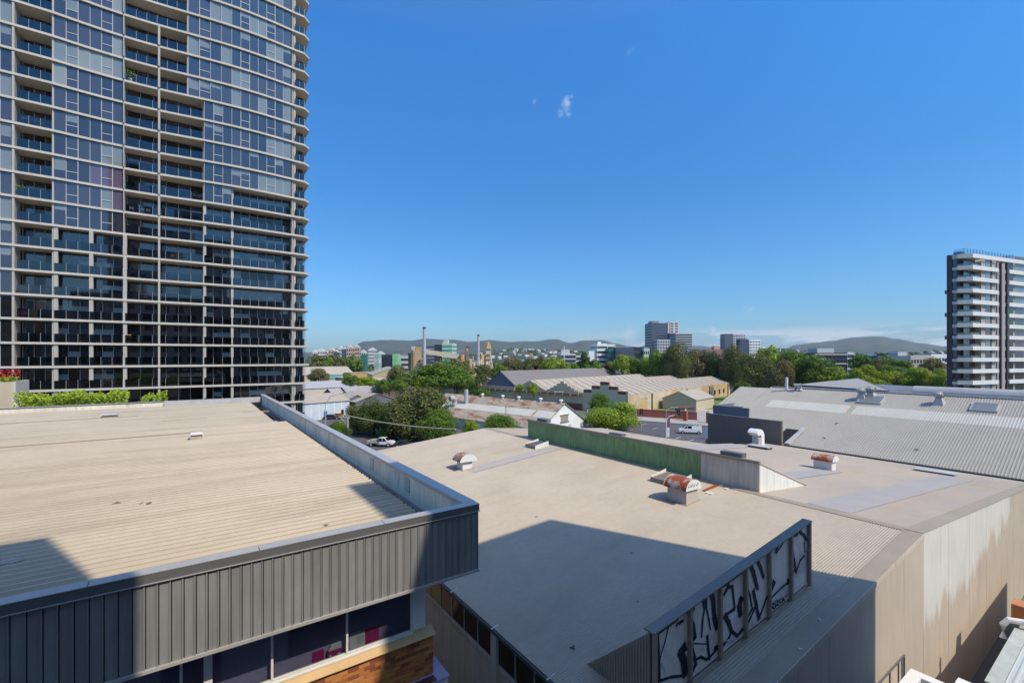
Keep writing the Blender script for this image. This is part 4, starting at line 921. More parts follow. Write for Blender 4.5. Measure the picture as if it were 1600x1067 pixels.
def column(x, y, r, k0, k1, rnd_=False):
    for k in range(k0, k1 + 1):
        key = ('c', r, rnd_)
        if key not in meshes:
            b = MB()
            if rnd_: b.tube([(0, 0, 0), (0, 0, 2.72)], r, 12)
            else: b.box(-r, r, -.14, .35, 0, 2.72)
            meshes[key] = b.mesh('column', m_fin, smooth=False)
        link('column', meshes[key], TW, (x, y - 90, ZF(k) + .14))
def zone(x0, x1, n): w = (x1 - x0) / n; return [(x0 + w * (i + .5), w) for i in range(n)]
def fin(x, y0, y1, k, w=.16, m=None):
    key = ('fin', w, round(y1 - y0, 1))
    if key not in meshes:
        b = MB(); b.box(-w/2, w/2, 0, y1 - y0, 0, 2.72); meshes[key] = b.mesh('blade_wall', m_fin)
    link('blade_wall', meshes[key], TW, (x, y0 - 90, ZF(k) + .14))
kinds_up = ['dark', 'mid', 'mid', 'curtain', 'curtain', 'blind', 'dark'] * 3 + ['purple']
kinds_dk = ['dark', 'mid', 'dark', 'mid', 'dark', 'curtain']
def flush(x0, x1, n, k, sash, pattern=None, lit=None):
    run = None
    for i, (x, w) in enumerate(zone(x0, x1, n)):
        if run is None or trnd.random() < .4: run = trnd.choice(pattern or kinds_up)
        y = yfront(x, k) + .30
        window(x, y, w, k, run, i in sash)
        if run in ('dark', 'mid', 'purple') and trnd.random() < .16:
            hh = trnd.choice([.7, 1.1, 1.6]); key = ('ub', round(w, 2), hh)
            if key not in meshes:
                b = MB(); b.box(-w/2 + .06, w/2 - .06, -.012, -.002, HP - hh, HP - .03); meshes[key] = b.mesh('blind_band', m_pane['curtain'])
            link('blind_band', meshes[key], TW, (x, y - 90, ZF(k) + .145))
def lower(x0, x1, n, k, rails, yb=1.55):
    run = None
    for i, (x, w) in enumerate(zone(x0, x1, n)):
        if run is None or trnd.random() < .35: run = trnd.choice(['dark', 'dark', 'mid', 'black', 'dark'] if k > -1 else ['black', 'black', 'dark'])
        door(x, YT + yb, w, k, run)
        if trnd.random() < .34:       # half drawn roller blind behind the glass, seen as a pale band
            key = ('bl', round(w, 2))
            if key not in meshes:
                b = MB(); b.box(-w/2 + .05, w/2 - .05, -.012, -.002, 1.15, 1.85); meshes[key] = b.mesh('blind_band', m_pane['blind'])
            link('blind_band', meshes[key], TW, (x, YT + yb - 90, ZF(k) + .145))
    for (x, w) in zone(x0, x1, rails): rail(x, YT + .12, w, k)
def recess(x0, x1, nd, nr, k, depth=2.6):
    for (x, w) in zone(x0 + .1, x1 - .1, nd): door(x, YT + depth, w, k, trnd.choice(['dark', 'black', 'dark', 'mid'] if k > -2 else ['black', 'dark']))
    for (x, w) in zone(x0 + .08, x1 - .05, nr):
        y = yfront(x, k) + .12; y2 = yfront(x + w/2, k); y1 = yfront(x - w/2, k)
        rail(x, y, w, k, math.atan2(y2 - y1, w))
for k in range(KMAX - 1, KMIN - 1, -1):
    X = TX
    # far left flush bay
    flush(X(-75), X(17), 5, k, (), ['mid', 'mid', 'dark', 'curtain'] if k > 1 else ['black'])
    fin(X(20), YT + .1, YT + 2.6, k, .22)
    recess(X(24), X(82), 3, 3, k)
    fin(X(81.5), YT + .25, YT + 2.6, k, .12)
    kA = 5
    if k >= kA:
        flush(X(83), X(192), 6, k, (1, 4)); fin(X(193), YT + .25, YT + 2.6, k, .10)
    else:
        lower(X(84), X(192), 6, k, 6)
    xr = X(293) if k >= 12 else X(318)
    recess(X(194), xr, 6, 6, k); fin(xr, YT + .25, YT + 2.6, k, .12)
    kB = 8
    if k >= kB:
        flush(xr + .1, X(362), 4 if k >= 12 else 3, k, (1,), kinds_dk)
        flush(X(362), X(455), 7, k, (1, 4) if k % 3 else (4,), ['dark', 'dark', 'dark', 'mid', 'curtain'])
    elif k == kB - 1:
        flush(xr + .1, X(362), 3, k, (1,), kinds_dk); lower(X(364), X(455), 7, k, 7)
    else:
        lower(X(319), X(362), 3, k, 3); lower(X(364), X(455), 7, k, 7)
    # corner balcony
    for (x, w) in zone(X(460), X(478), 2): door(x, YT + 2.4, w, k, 'dark' if k % 2 else 'mid')
    fin(X(457), YT + .25, YT + 2.4, k, .12)
    for (x, w) in zone(X(461), XC - .9, 2): rail(x, YT + .12, w, k)
column(X(248.5), YT + .25, .12, KMIN, 14)
for px in (86.5, 142, 195): column(X(px), YT + .3, .20, KMIN, 4)
for px in (320, 363): column(X(px), YT + .3, .17, KMIN, 7)
column(X(460.5), YT + .6, .26, KMIN, KMAX - 1, True)
for kd, mb in wstuff.items():
    if mb.f: mb.build('window_rest', m_pane[kd], TW, kind='stuff')
if fstuff.f: fstuff.build('frame_rest', m_mull, TW, kind='stuff')
if bstuff.f: bstuff.build('balustrade_rest', m_bal, TW, kind='stuff')
# corner return: dark mullioned glass toward the back at right
b = MB()
for k in range(KMIN, KMAX):
    for j in range(4): b.box(X(478) + .3 + j * .0, X(478) + .36, YT + 2.6 + j * 1.2, YT + 2.66 + j * 1.2, ZF(k) + .14, ZF(k) + 2.86)
b.build('return_mullion', m_capd, TW, kind='stuff')
# balcony furniture: chairs, drying racks, plants
mt_wood = M('timber', (.42, .24, .12), .7, .1, 2)
def chair(loc, m, label, rz=0):
    t = thing('balcony_chair', label, 'chair', loc, rz)
    b = MB(); b.box(-.25, .25, -.25, .25, .40, .44); b.build('seat', m, t, world=False)
    b = MB(); b.prism([(-.25, .22, .44), (.25, .22, .44), (.25, .26, .44), (-.25, .26, .44)], [(-.25, .34, .9), (.25, .34, .9), (.25, .38, .9), (-.25, .38, .9)]); b.build('backrest', m, t, world=False)
    for sx in (-.22, .22):
        for sy in (-.22, .22):
            b = MB(); b.box(sx - .02, sx + .02, sy - .02, sy + .02, 0, .40); b.build('leg', m, t, world=False)
def kz(py, px): return round((P(px, py, y=YT)[2] - 19.8) / 3.0 - .3)
def bal(px, py, dy=.8): k = math.floor((P(px, py, y=YT)[2] - 19.8) / 3.0); return (TX(px), YT + dy, ZF(k) + .142)
chair(bal(43, 452), mt_wood, 'timber chair on the low left balcony with orange furniture', .4)
chair(bal(68, 452), mt_wood, 'second timber chair nearer the column on the same low left balcony', -.5)
t = bal(32, 452, .9); o = MB(); o.box(t[0] - .45, t[0] + .45, t[1] - .25, t[1] + .25, t[2], t[2] + .95); tag(o.build('timber_cabinet', mt_wood), 'light timber cabinet at the left end of the low balcony', 'cabinet')
chair(bal(35, 490), m_mag, 'pink chair on the balcony one floor below the timber cabinet', .3)
chair(bal(270, 402), M('yellow_canvas', (.55, .38, .08), .7), 'yellow deck chair on a mid level balcony', .3)
chair(bal(294, 403), M('blue_canvas', (.03, .2, .35), .7), 'blue deck chair on the same balcony as the yellow one', -.3)
chair(bal(205, 326), m_white, 'white chair at the left end of the balcony with white furniture', .2)
chair(bal(220, 328), m_white, 'white chair second from left on the balcony with white furniture', -.3)
chair(bal(232, 329), m_white, 'white chair beside the central column balcony furniture', .3)
chair(bal(226, 465), m_white, 'white chair on a low balcony right of the middle column', 0)
def rack(loc, label, w=1.3, cols=('white', 'red', 'dark')):
    t = thing('drying_rack', label, 'clothes rack', loc); b = MB()
    for sx in (-w/2, w/2):
        b.bar((sx, -.25, 0), (sx, .25, .95), .03); b.bar((sx, .25, 0), (sx, -.25, .95), .03)
    for j in range(4): b.bar((-w/2, -.25 + j * .16, .94), (w/2, -.25 + j * .16, .94), .015)
    b.build('frame', m_white, t, world=False)
    for j in range(5):
        b = MB(); x = -w/2 + .1 + j * (w - .2) / 5; b.box(x, x + w * .14, -.27, -.255, .35 + .08 * (j % 3), .93); b.build('garment', m_car[cols[j % 3]], t, world=False)
rack(bal(215, 390, .7), 'drying rack with red and white washing on a balcony of the middle bay', 1.9, ('red', 'white', 'red'))
rack(bal(48, 188, .7), 'drying rack with pale washing on an upper left balcony', 1.9, ('white', 'silver', 'blue'))
rack(bal(308, 309, .7), 'drying rack with white towels on a middle right balcony', 1.2, ('white', 'white', 'silver'))
rack(bal(226, 461, .7), 'drying rack with black and white cloth on a low middle balcony', .9, ('white', 'dark', 'white'))
def potplant(loc, label, s=1.0):
    t = thing('potted_plant', label, 'plant', loc); b = MB(); b.tube([(0, 0, 0), (0, 0, .35 * s)], .16 * s, 8, r2=.22 * s); b.build('pot', m_flash, t, world=False)
    r = random.Random(5); b = MB()
    for j in range(140):
        a = r.uniform(0, 6.28); d = r.uniform(0, .45) * s; z = .4 * s + r.uniform(0, .7) * s; c = Vector((d * math.cos(a), d * math.sin(a), z)); q = Vector((r.uniform(-1, 1), r.uniform(-1, 1), r.uniform(-1, 1))).normalized(); q2 = q.orthogonal().normalized()
        l = .09 * s; b.face([c, c + q * l + q2 * l * .4, c + q * 2 * l, c + q * l - q2 * l * .4])
    b.build('foliage', LM['lime'], t, world=False)
potplant(bal(203, 103), 'leafy pot plant on the upper middle balcony of the tower', 1.3)
potplant(bal(26, 285), 'leafy pot plant on the left balcony halfway up the tower', 1.3)
t = bal(200, 524, .6); o = MB(); o.box(t[0] - .3, t[0] + .3, t[1] - .2, t[1] + .2, t[2], t[2] + 1.2); tag(o.build('timber_cabinet', mt_wood), 'small timber stand by the column on a low middle balcony', 'cabinet')

# ================================================================ APARTMENT BLOCK AT THE RIGHT EDGE
DR = 122.0
cpt = P(1520, 664, dep=DR)                       # foot of the near corner
az = R(104); RZ = -(az - R(90))
RT = thing('apartment_block', 'pale banded apartment block with dark side wall at the right edge', 'building', (cpt[0], cpt[1], 0), RZ)
# local frame: +x runs along the long facade (to the right), -y faces the viewer
m_rs = M('white_band', (.72, .70, .66), .6, .04, .3); m_rw = M('taupe_render', (.38, .34, .30), .8, .05, .4); m_rd = M('charcoal_render', (.085, .07, .075), .8, .06, .3)
sgt = lambda py: (YH - py) * DR / F + H
tops = sgt(396); nfl = 14
LB_ = 60
def lbox(name, x0, x1, y0, y1, z0, z1, m, kind=None, par=None):
    b = MB(); b.box(x0, x1, y0, y1, z0, z1); return b.build(name, m, par or RT, world=False, kind=kind)
lbox('facade_wall', 5.3, LB_, .6, 6.6, 0, tops - 1.6, m_rw)
b = MB(); b.ext([(-1.7, 2.7), (5.2, 1.9), (5.2, 6.0), (-1.0, 4.0), (-2.0, 3.4)], 'z', 0, tops - 1.6); b.build('inner_wall', m_rd, RT, world=False)
b = MB(); b.ext([(-2.5, 3.31), (-.6, 3.31), (-.2, 4.4), (-2.7, 4.3)], 'z', 0, tops + .1); b.build('dark_side_wall', m_rd, RT, world=False)

fh = 3.08
key = {}
def sh(name, me, loc): link(name, me, RT, loc)
b = MB(); b.ext([(-2.2, 2.2), (0, 0), (0.0, .7), (-1.9, 2.5)], 'z', 0, 1.05); b.ext([(-2.5, 3.2), (-2.2, 2.2), (-1.9, 2.5), (-2.1, 3.3)], 'z', 0, .8)
b.ext([(-1.9, 2.4), (0, .7), (5.3, .7), (5.3, 3.6), (-1.8, 3.6)], 'z', 0, .25); cm = b.mesh('balcony_band', M('shade_band', (.60, .56, .50), .7, .04, .3))
b = MB(); b.box(0.01, 12.3, -.02, .58, 0, 1.05); fm = b.mesh('white_band', m_rs)
b = MB(); b.box(17.8, LB_ - .5, -.02, .58, 0, 1.05); fm2 = b.mesh('white_band', m_rs)
b = MB(); b.ext([(-2.0, 2.3), (0.1, .35), (.1, .39), (-2.0, 2.34)], 'z', 0, .55); b.box(.1, 3.9, .35, .39, 0, .55); gm = b.mesh('glass_rail', clear('green_glass_rail', (.45, .60, .60), .25))
def wmesh(x0, x1, n, m, y=.55):
    q = MB(); w = (x1 - x0) / n
    for j in range(n): q.box(x0 + j*w + .04, x0 + (j+1)*w - .04, y, y + .06, 0, 1.98)
    return q.mesh('window', m)
wm = [wmesh(7.2, 9.6, 3, m_pane[k]) for k in ('curtain', 'mid', 'dark')]
wm2 = [wmesh(13.2, 14.2, 2, m_pane[k]) for k in ('curtain', 'mid', 'dark')]
wm3 = [wmesh(16.3, 17.4, 2, m_pane[k]) for k in ('mid', 'dark', 'curtain')]
wm4 = [wmesh(22.0, 27, 4, m_pane[k]) for k in ('curtain', 'mid', 'dark')]
wd = wmesh(18.4, 21.2, 1, m_pane['black']); wb = wmesh(-.2, 5.2, 3, m_pane['mid'], 1.85)
b = MB(); b.box(9.62, 10.3, .5, .56, 0, 1.98); dk = b.mesh('dark_panel', m_rd)
q = MB(); q.ext([(-2.32, 3.1), (-2.1, 2.5), (-2.05, 2.5), (-2.27, 3.1)], 'z', 0, 1.98); wsd = q.mesh('window', m_pane['mid'])
for f in range(nfl):
    z = tops - 1.05 - f * fh
    if z < 0: break
    sh('balcony_band', cm, (0, 0, z)); sh('white_band', fm, (0, 0, z)); 
    if f == 0: pass
    sh('white_band', fm2, (0, 0, z))
    zz = z - 2.0
    sh('glass_rail', gm, (0, 0, z - fh + 1.06))
    sh('window', wm[min(2, f // 4) if rnd.random() < .7 else 0], (0, 0, zz)); sh('window', wm2[rnd.randrange(3)], (0, 0, zz)); sh('window', wm3[rnd.randrange(3)], (0, 0, zz)); sh('window', wm4[min(2, f // 4)], (0, 0, zz)); sh('window', wd, (0, 0, zz)); sh('balcony_door', wb, (0, 0, zz)); sh('window', wsd, (0, 0, zz)); sh('dark_panel', dk, (0, 0, zz))
for (x0, x1, m) in [(12.5, 13.1, m_rw), (14.3, 14.9, m_rd), (14.92, 16.2, m_rw), (17.45, 17.75, m_rd)]: lbox('facade_pier', x0, x1, .3, .56, 0, tops - .9, m)
b = MB(); b.box(12.31, 17.79, -.02, .58, tops - 1.05, tops); b.build('white_band', m_rs, RT, world=False)
# roof terrace
lbox('roof_slab', 1.0, LB_ - .6, 2.4, 5.6, tops - 1.59, tops + .2, m_rw)
lbox('roof_screen', 1.1, 3.2, 3.0, 4.6, tops + .2, tops + 1.3, m_rd)
g = clear('roof_glass', (.75, .85, .88), .15)
q = MB(); q.box(0, 1.45, -.01, .01, 0, 1.7); rgm = q.mesh('roof_glass_panel', g); q = MB(); q.box(-.05, .05, -.04, .04, 0, 1.95); rpm = q.mesh('roof_post', m_capd)
for j in range(17):
    o = link('roof_glass_panel', rgm, RT, (1.4 + j * 1.5, 2.45, tops + .2)); link('post', rpm, o)
b = MB(); b.prism([(-1.2, 3.9, tops - .3), (1.35, 2.45, tops + .2), (1.35, 2.47, tops + .2), (-1.2, 3.92, tops - .3)], [(-.6, 3.7, tops + 1.7), (1.35, 2.45, tops + 2), (1.35, 2.47, tops + 2), (-.6, 3.72, tops + 1.7)]); b.build('corner_glass', g, RT, world=False)
lbox('roof_red_screen', 16, 21, 2.2, 2.4, tops + .2, tops + 1.0, m_termr)
lbox('plant_room', 26, 44, 3.2, 5.5, tops + .2, tops + 2.2, m_capd)
q = MB()
for j in range(7):
    z = tops - 14.5 - j * 2 * fh * .5 * 1
bm_ = MB(); bm_.box(-3.6, -2.71, 4.0, 4.3, 0, 1.0); bmm = bm_.mesh('side_balcony', m_rd)
for f in range(3, 12, 2):
    if tops - 1 - f * fh > 0: sh('side_balcony', bmm, (0, 0, tops - 1.2 - f * fh))
# ================================================================ STREET LEVEL
AZX, AZY = R(77.3), R(-12.7); RZC = R(12.7)
def wx_(o, lx, ly): return (o[0] + lx * math.sin(AZX) + ly * math.sin(AZY), o[1] + lx * math.cos(AZX) + ly * math.cos(AZY))
def gp(px, py, z=0): p = P(px, py, z=z); return (p[0], p[1])
sheet('road', [gp(930, 640), gp(1300, 640), gp(1300, 720), (60, 46), (30, 46), (10, 60), (-10, 90), gp(480, 640), gp(560, 640), gp(600, 668), gp(780, 672), gp(900, 664)], .02, m_asphalt)
sheet('footpath', [gp(980, 649.5), gp(1108, 658), gp(1250, 668), gp(1250, 674), gp(1108, 666), gp(985, 656.5)], .14, m_path)
sheet('car_park', [gp(484, 640), gp(600, 640), gp(610, 664), gp(560, 700), gp(484, 690)], .03, m_asphalt)
sheet('grass_verge', [gp(986, 640), gp(1180, 612), gp(1290, 612), gp(1290, 660), gp(1118, 657), gp(986, 648.5)], .10, m_grass)
sheet('driveway', [gp(1076, 652), gp(1092, 640), gp(1130, 640), gp(1130, 663), gp(1108, 661)], .12, m_path)
b = MB()
for (px, py) in [(1006, 663), (1024, 669), (985, 672), (1060, 684), (1080, 688), (1100, 664)]:
    x, y = gp(px, py); dx, dy = math.sin(AZX) * 1.5, math.cos(AZX) * 1.5; nx, ny = -dy * .06, dx * .06
    b.face([(x - dx - nx, y - dy - ny, .03), (x + dx - nx, y + dy - ny, .03), (x + dx + nx, y + dy + ny, .03), (x - dx + nx, y - dy + ny, .03)])
structure(b.build('road_marking', m_line))

# ---------------------------------------------------------------- generic sheds and far buildings
def shed(name, label, px, dep, lx, ly, eave, ridge, axis, mr, mw, rz=RZC, overh=.3, parts=None, ribs=0):
    o = P(px, 0, dep=dep); t = thing(name, label, 'building', (o[0], o[1], 0), rz)
    b = MB()
    if axis == 'y': b.ext([(0, 0), (lx, 0), (lx, eave), (lx/2, ridge - .05), (0, eave)], 'y', 0, ly)
    elif axis == 'x': b.ext([(0, 0), (ly, 0), (ly, eave), (ly/2, ridge - .05), (0, eave)], 'x', 0, lx)
    else: b.box(0, lx, 0, ly, 0, eave)
    b.build('wall', mw, t, world=False)
    if axis in 'xy':
        for s in (0, 1):
            b = MB()
            h = .12; W_ = lx if axis == 'y' else ly; L = ly if axis == 'y' else lx
            e0 = -overh if s == 0 else W_ + overh; ez = eave - overh * (ridge - eave) / (W_/2)
            prof = [(e0, ez), (W_/2, ridge), (W_/2, ridge + h), (e0, ez + h)]
            b.ext(prof, axis, -overh, L + overh)
            ro = b.build('roof', mr, t, world=False)
            if ribs:
                b = MB(); n = int(L / ribs)
                for k in range(n):
                    c = k * ribs; pf = [(e0, ez + h), (W_/2, ridge + h), (W_/2, ridge + h + .10), (e0, ez + h + .10)]
                    b.ext(pf, axis, c, c + .12)
                b.build('roof_rib', mr, t, world=False, kind='stuff')
    else:
        b = MB(); b.box(-overh, lx + overh, -overh, ly + overh, eave + .001, eave + .3); b.build('roof', mr, t, world=False)
    return t
def part(t, name, m, x0, x1, y0, y1, z0, z1, par=None):
    b = MB(); b.box(x0, x1, y0, y1, z0, z1); return b.build(name, m, par or t, world=False)

# cream saw-tooth of sheds with stepped parapets (own frame: x right along the yard, y left along the street)
C0 = P(981, 647.5, z=0); CS = thing('market_sheds', 'long cream roofed brick sheds with stepped parapets along the far street', 'building', (C0[0], C0[1], 0), RZC)
m_cr2 = M('cream_roof_sheets', (.43, .365, .28), .6, .05, .2)
bays = [(0, 17.1, 5.9, 8.8, 100), (17.1, 33.1, 5.9, 9.0, 92), (33.1, 48.0, 6.0, 9.4, 88)]
for (ya, yb, ev, rd, L) in bays:
    for s in (0, 1):
        e = ya if s == 0 else yb; mid = (ya + yb) / 2
        b = MB(); b.ext([(e, ev), (mid, rd), (mid, rd + .12), (e, ev + .12)], 'x', .4, L); ro = b.build('roof', m_cr2, CS, world=False)
        if s == 0:
            for k in range(int(L / 4.6)):
                b = MB(); b.ext([(e, ev + .12), (mid, rd + .12), (mid, rd + .28), (e, ev + .28)], 'x', 2 + k * 4.6, 2.25 + k * 4.6); b.build('roof_batten', m_cr2, ro, world=False)
b = MB(); b.box(0, 100, 0, .35, 0, 5.95); b.box(99.6, 100, .36, 48, 0, 6); b.build('yard_wall', m_tan, CS, world=False)
b = MB()
for x in (16.5, 47, 72, 96): b.box(x, x + .5, -.35, -.005, 0, 5.7)
b.build('downpipe', m_brownbrick, CS, world=False)
b = MB()
for x in (78, 84, 90): b.box(x, x + 2, -.05, -.001, 1.6, 3.6)
b.build('window', m_dark, CS, world=False)
b = MB(); b.ext([(.36, 0), (48, 0), (48, 6), (40.5, 9.35), (33.1, 6), (25.1, 8.9), (17.1, 5.8), (.36, 5.8)], 'x', .05, .38); b.build('street_wall', m_creamshade, CS, world=False)
def stepped(y0, y1, z0, zt_, n, m, name, x=-.25):
    w = (y1 - y0) / (2 * n + 1); b = MB(); lo = MB()
    for k in range(2 * n + 1):
        lv = min(k, 2 * n - k); z = z0 + (zt_ - z0) * lv / n
        b.box(x, x + .7, y0 + k * w, y0 + (k + 1) * w - .001, z0 - (1.0 if m is m_brownbrick else 1.2) if lv == 0 or m is not m_brownbrick else z - 1.3, z)
        if m is m_brownbrick: lo.box(x - .06, x - .001, y0 + k * w, y0 + (k + 1) * w - .001, 0, z - 1.0)
    if lo.f: lo.build('render_front', m_creamshade, CS, world=False)
    return b.build(name, m, CS, world=False)
stepped(.2, 16.5, 7.2, 10.0, 2, m_brownbrick, 'stepped_parapet')
stepped(18.6, 32.2, 6.4, 9.6, 4, m_creamshade, 'stepped_parapet')
b = MB(); b.box(-.40, -.321, 4, 13, 0, 5.6); b.build('blank_panel', m_conc, CS, world=False)
b = MB(); b.box(-.9, -.0, 17.4, 92, 5.0, 5.35); b.build('awning_ledge', m_brownbrick, CS, world=False)
for k in range(22):
    y = 18 + k * 3.3; b = MB(); b.box(-1.0, -.91, y, y + .4, 4.5, 5.9); b.build('bracket', m_cream, CS, world=False)
b = MB(); b.box(-.28, 0.04, 48.001, 92, 0, 6.6); b.build('street_wall', m_creamshade, CS, world=False)
b = MB(); b.box(-.36, -.001, -.3, .4, 0, 7.3); b.build('corner_pier', m_cream, CS, world=False)
b = MB(); b.box(-.5, -.41, 17.2, 60, 0, 2.2); b.build('brick_base', m_brownbrick, CS, world=False)
# dark roofed shed behind, and its gable
shed('dark_roofed_shed', 'long dull brown roofed shed rising behind the cream market sheds', 805, 192, 105, 17, 6.3, 12.1, 'x', m_darkroof, m_bluegrey, ribs=0)
# small cream hut in the yard
hut = shed('yard_hut', 'small cream gabled hut on the grass beside the long tan wall', 1088, 153, 17, 11.7, 3.8, 6.3, 'x', m_creamroof, m_cream)
co_ = shed('garden_store', 'low dark store with brown roof in front of the cream hut', 1060, 146, 5.6, 2.2, 1.9, 2.2, 'f', m_brownbrick, m_capd, rz=R(-25))
# brick fence with piers along the footpath
f0, f1 = gp(984, 650.5), gp(1096, 657.5)
FN = thing('brick_fence', 'low red brick fence along the footpath beside the grass yard', 'fence', (f0[0], f0[1], 0), math.atan2(f1[1] - f0[1], f1[0] - f0[0]))
FL = math.hypot(f1[0] - f0[0], f1[1] - f0[1])
part(FN, 'fence_wall', m_redbrick, 0, FL - 1.2, 0, .3, 0, 2.3); part(FN, 'coping', m_redbrick, 0, FL - 1.2, -.04, .34, 2.301, 2.4)
g1 = gp(1072, 656)
def gatepost(px, py, lab):
    x, y = gp(px, py); t = thing('gate_post', lab, 'gate post', (x, y, 0), RZC, 'gate posts by the driveway')
    part(t, 'pier', m_redbrick, -.5, .5, -.5, .5, 0, 3.0); part(t, 'pier_face', m_cream, .501, .6, -.3, .3, 0, 3.0)
    b = MB(); b.tube([(0, 0, 3.0), (0, 0, 3.1)], .6, 4, r2=.5); b.tube([(0, 0, 3.11), (0, 0, 3.3), (0, 0, 3.55), (0, 0, 3.65)], .28, 8, r2=.12); b.build('finial', m_cream, t, world=False)
gatepost(1071, 658, 'brick gate post with pale finial left of the driveway'); gatepost(1107, 661.5, 'brick gate post with pale finial at the dark screen wall')
# rust-roofed hall with white gable
RH = shed('rust_roofed_hall', 'weatherboard hall with rust stained roof and white gable end', 845, 98.5, 17.2, 42, 2.7, 7.5, 'y', m_rustroof, m_whiteS)
for s, (za, zb) in ((0, (.36, .62)), ):
    W2 = 8.6; e = lambda f: (W2 * f, 2.7 + 4.8 * f)
    b = MB()
    for (y0, y1) in ((-.2, 5.0), (5.7, 42)):
        a, c = e(za), e(zb); b.ext([(a[0], a[1] + .13), (c[0], c[1] + .13), (c[0], c[1] + .18), (a[0], a[1] + .18)], 'y', y0, y1)
    b.build('pale_roof_sheet', M('pale_sheet', (.60, .56, .46), .6, .06, .4), RH, world=False)
b = MB()
for k in range(60):
    y = .3 + k * .7; b.ext([(-.25, 2.56 + .14), (8.6, 7.62), (8.6, 7.66), (-.25, 2.56 + .18)], 'y', y, y + .05)
b.build('sheet_seam', m_rustroof, RH, world=False, kind='stuff')
for k, y in enumerate((1.0, 7, 14, 19.5, 27)):
    b = MB(); b.tube([(8.6, y, 7.4), (8.6, y, 8.0)], .28, 8); b.tube([(8.6, y, 8.0), (8.6, y, 8.35)], .5, 8, r2=.42); b.build('ridge_ventilator', m_whiteS, RH, world=False)
b = MB(); b.box(6.9, 10.6, -.12, -.31, 3.6, 5.2); 
b = MB(); b.box(7.2, 10.0, -.10, -.02, 3.5, 4.9); b.build('louvre_window', m_cream, RH, world=False)
b = MB()
for k in range(9): b.box(7.3, 9.9, -.14, -.101, 3.55 + k * .15, 3.62 + k * .15)
b.box(6.9, 10.3, -.3, -.02, 4.95, 5.02); b.box(6.9, 10.4, -.3, -.02, 3.35, 3.42); b.build('louvre', m_flash, RH, world=False)
b = MB(); b.box(7.6, 8.6, -.07, -.02, 0, 2.6); b.box(10.2, 11.2, -.07, -.02, 1.9, 2.6); b.build('door', m_concp, RH, world=False)
b = MB(); b.box(-.2, 0, 20, 42.2, 0, 2.65); b.build('rear_side_wall', m_concp, RH, world=False)
# white cowl and flue on the far end
q = MB(); q.tube([(5.5, 30, 5.6), (5.5, 30, 9.4)], .55, 12); q.build('flue', m_galv, RH, world=False)
q = MB(); q.tube([(4.0, 33, 5.2), (4.0, 33, 6.6), (3.4, 33, 7.2), (2.4, 33, 7.0)], .7, 10); q.build('cowl', m_cap, RH, world=False)

# sheds at left middle distance
shed('white_workshop', 'pale blue and white workshop with cream roof behind the car park', 466, 128, 15.2, 14, 5.0, 7.0, 'x', m_creamroof, M('pale_blue_wall', (.55, .62, .66), .7, .06, .3, streak=.08))
w = [o for o in col.objects if o.name.startswith('white_workshop')][0]
for k in range(5): part(w, 'wall_pilaster', m_white, 3.4 + k * 2.3, 3.65 + k * 2.3, -.06, -.005, 0, 4.9)
part(w, 'blue_door', M('blue_door', (.03, .16, .40), .5), 7.3, 8.3, -.09, -.061, 0, 2.4); part(w, 'doorway', m_dark, 12.6, 13.4, -.09, -.061, 0, 2.4)
shed('grey_workshop', 'slate grey gabled workshop right of the white workshop', 535, 140, 9.5, 16, 4.4, 6.3, 'y', m_creamroof, M('slate_wall', (.13, .125, .14), .8, .06, .3))
shed('grey_workshop', 'second slate grey gabled workshop behind the dark trees', 556, 140, 14, 16, 4.4, 6.6, 'y', m_creamroof, M('slate_wall2', (.15, .14, .155), .8, .06, .3))
q = P(562, 0, dep=138); 
shed('grey_long_shed', 'long weathered grey roof with brown gable left of the tree tops', 505, 168, 5.6, 46, 4.6, 6.6, 'y', M('weathered_grey', (.36, .33, .31), .7, .08, .3), M('brown_gable', (.14, .10, .085), .8), rz=R(12.7 - 78))
shed('grey_long_shed', 'second long weathered grey roof with brown gable behind the first', 527, 172, 5.6, 42, 4.8, 6.9, 'y', M('weathered_grey2', (.33, .31, .29), .7, .08, .3), M('brown_gable', (.14, .10, .085), .8), rz=R(12.7 - 78))
shed('pale_flat_shed', 'pale flat roofed shed left of the long grey roofs', 470, 185, 24, 20, 5.3, 7.5, 'x', M('pale_grey_roof', (.42, .41, .40), .6, .05, .2), m_concp)
shed('dark_flat_shed', 'low dark roof strip behind the pale flat shed', 470, 215, 30, 12, 5.2, 6.0, 'x', m_darkroof, m_darkwall)
cb = shed('cream_depot', 'broad cream roofed depot with a teal strip near the tower', 460, 300, 42, 22, 6.2, 11.4, 'x', m_creamroof, m_cream)
part(cb, 'teal_sign_band', M('teal_band', (.12, .36, .38), .6), 22, 32, -.4, -.31, 3.2, 5.6)
shed('orange_depot', 'orange walled depot right of the teal strip', 536, 285, 11, 10, 5.2, 5.2, 'f', m_concp, M('orange_wall', (.52, .20, .06), .8, .1, .2))
shed('yellow_depot', 'yellow ochre low building beneath the factory', 548, 318, 19, 10, 7.2, 7.2, 'f', m_factory, m_factory2)
for k, (px, dep, lab) in enumerate([(556, 262, 'leftmost'), (566, 256, 'second from left'), (577, 250, 'third from left'), (588, 246, 'rightmost')]):
    shed('sawtooth_shed', 'small cream saw-tooth roof %s in the row below the factory' % lab, px, dep, 8.5, 20, 4.2, 5.9, 'y', m_creamroof, m_cream, rz=R(12.7 - 50))
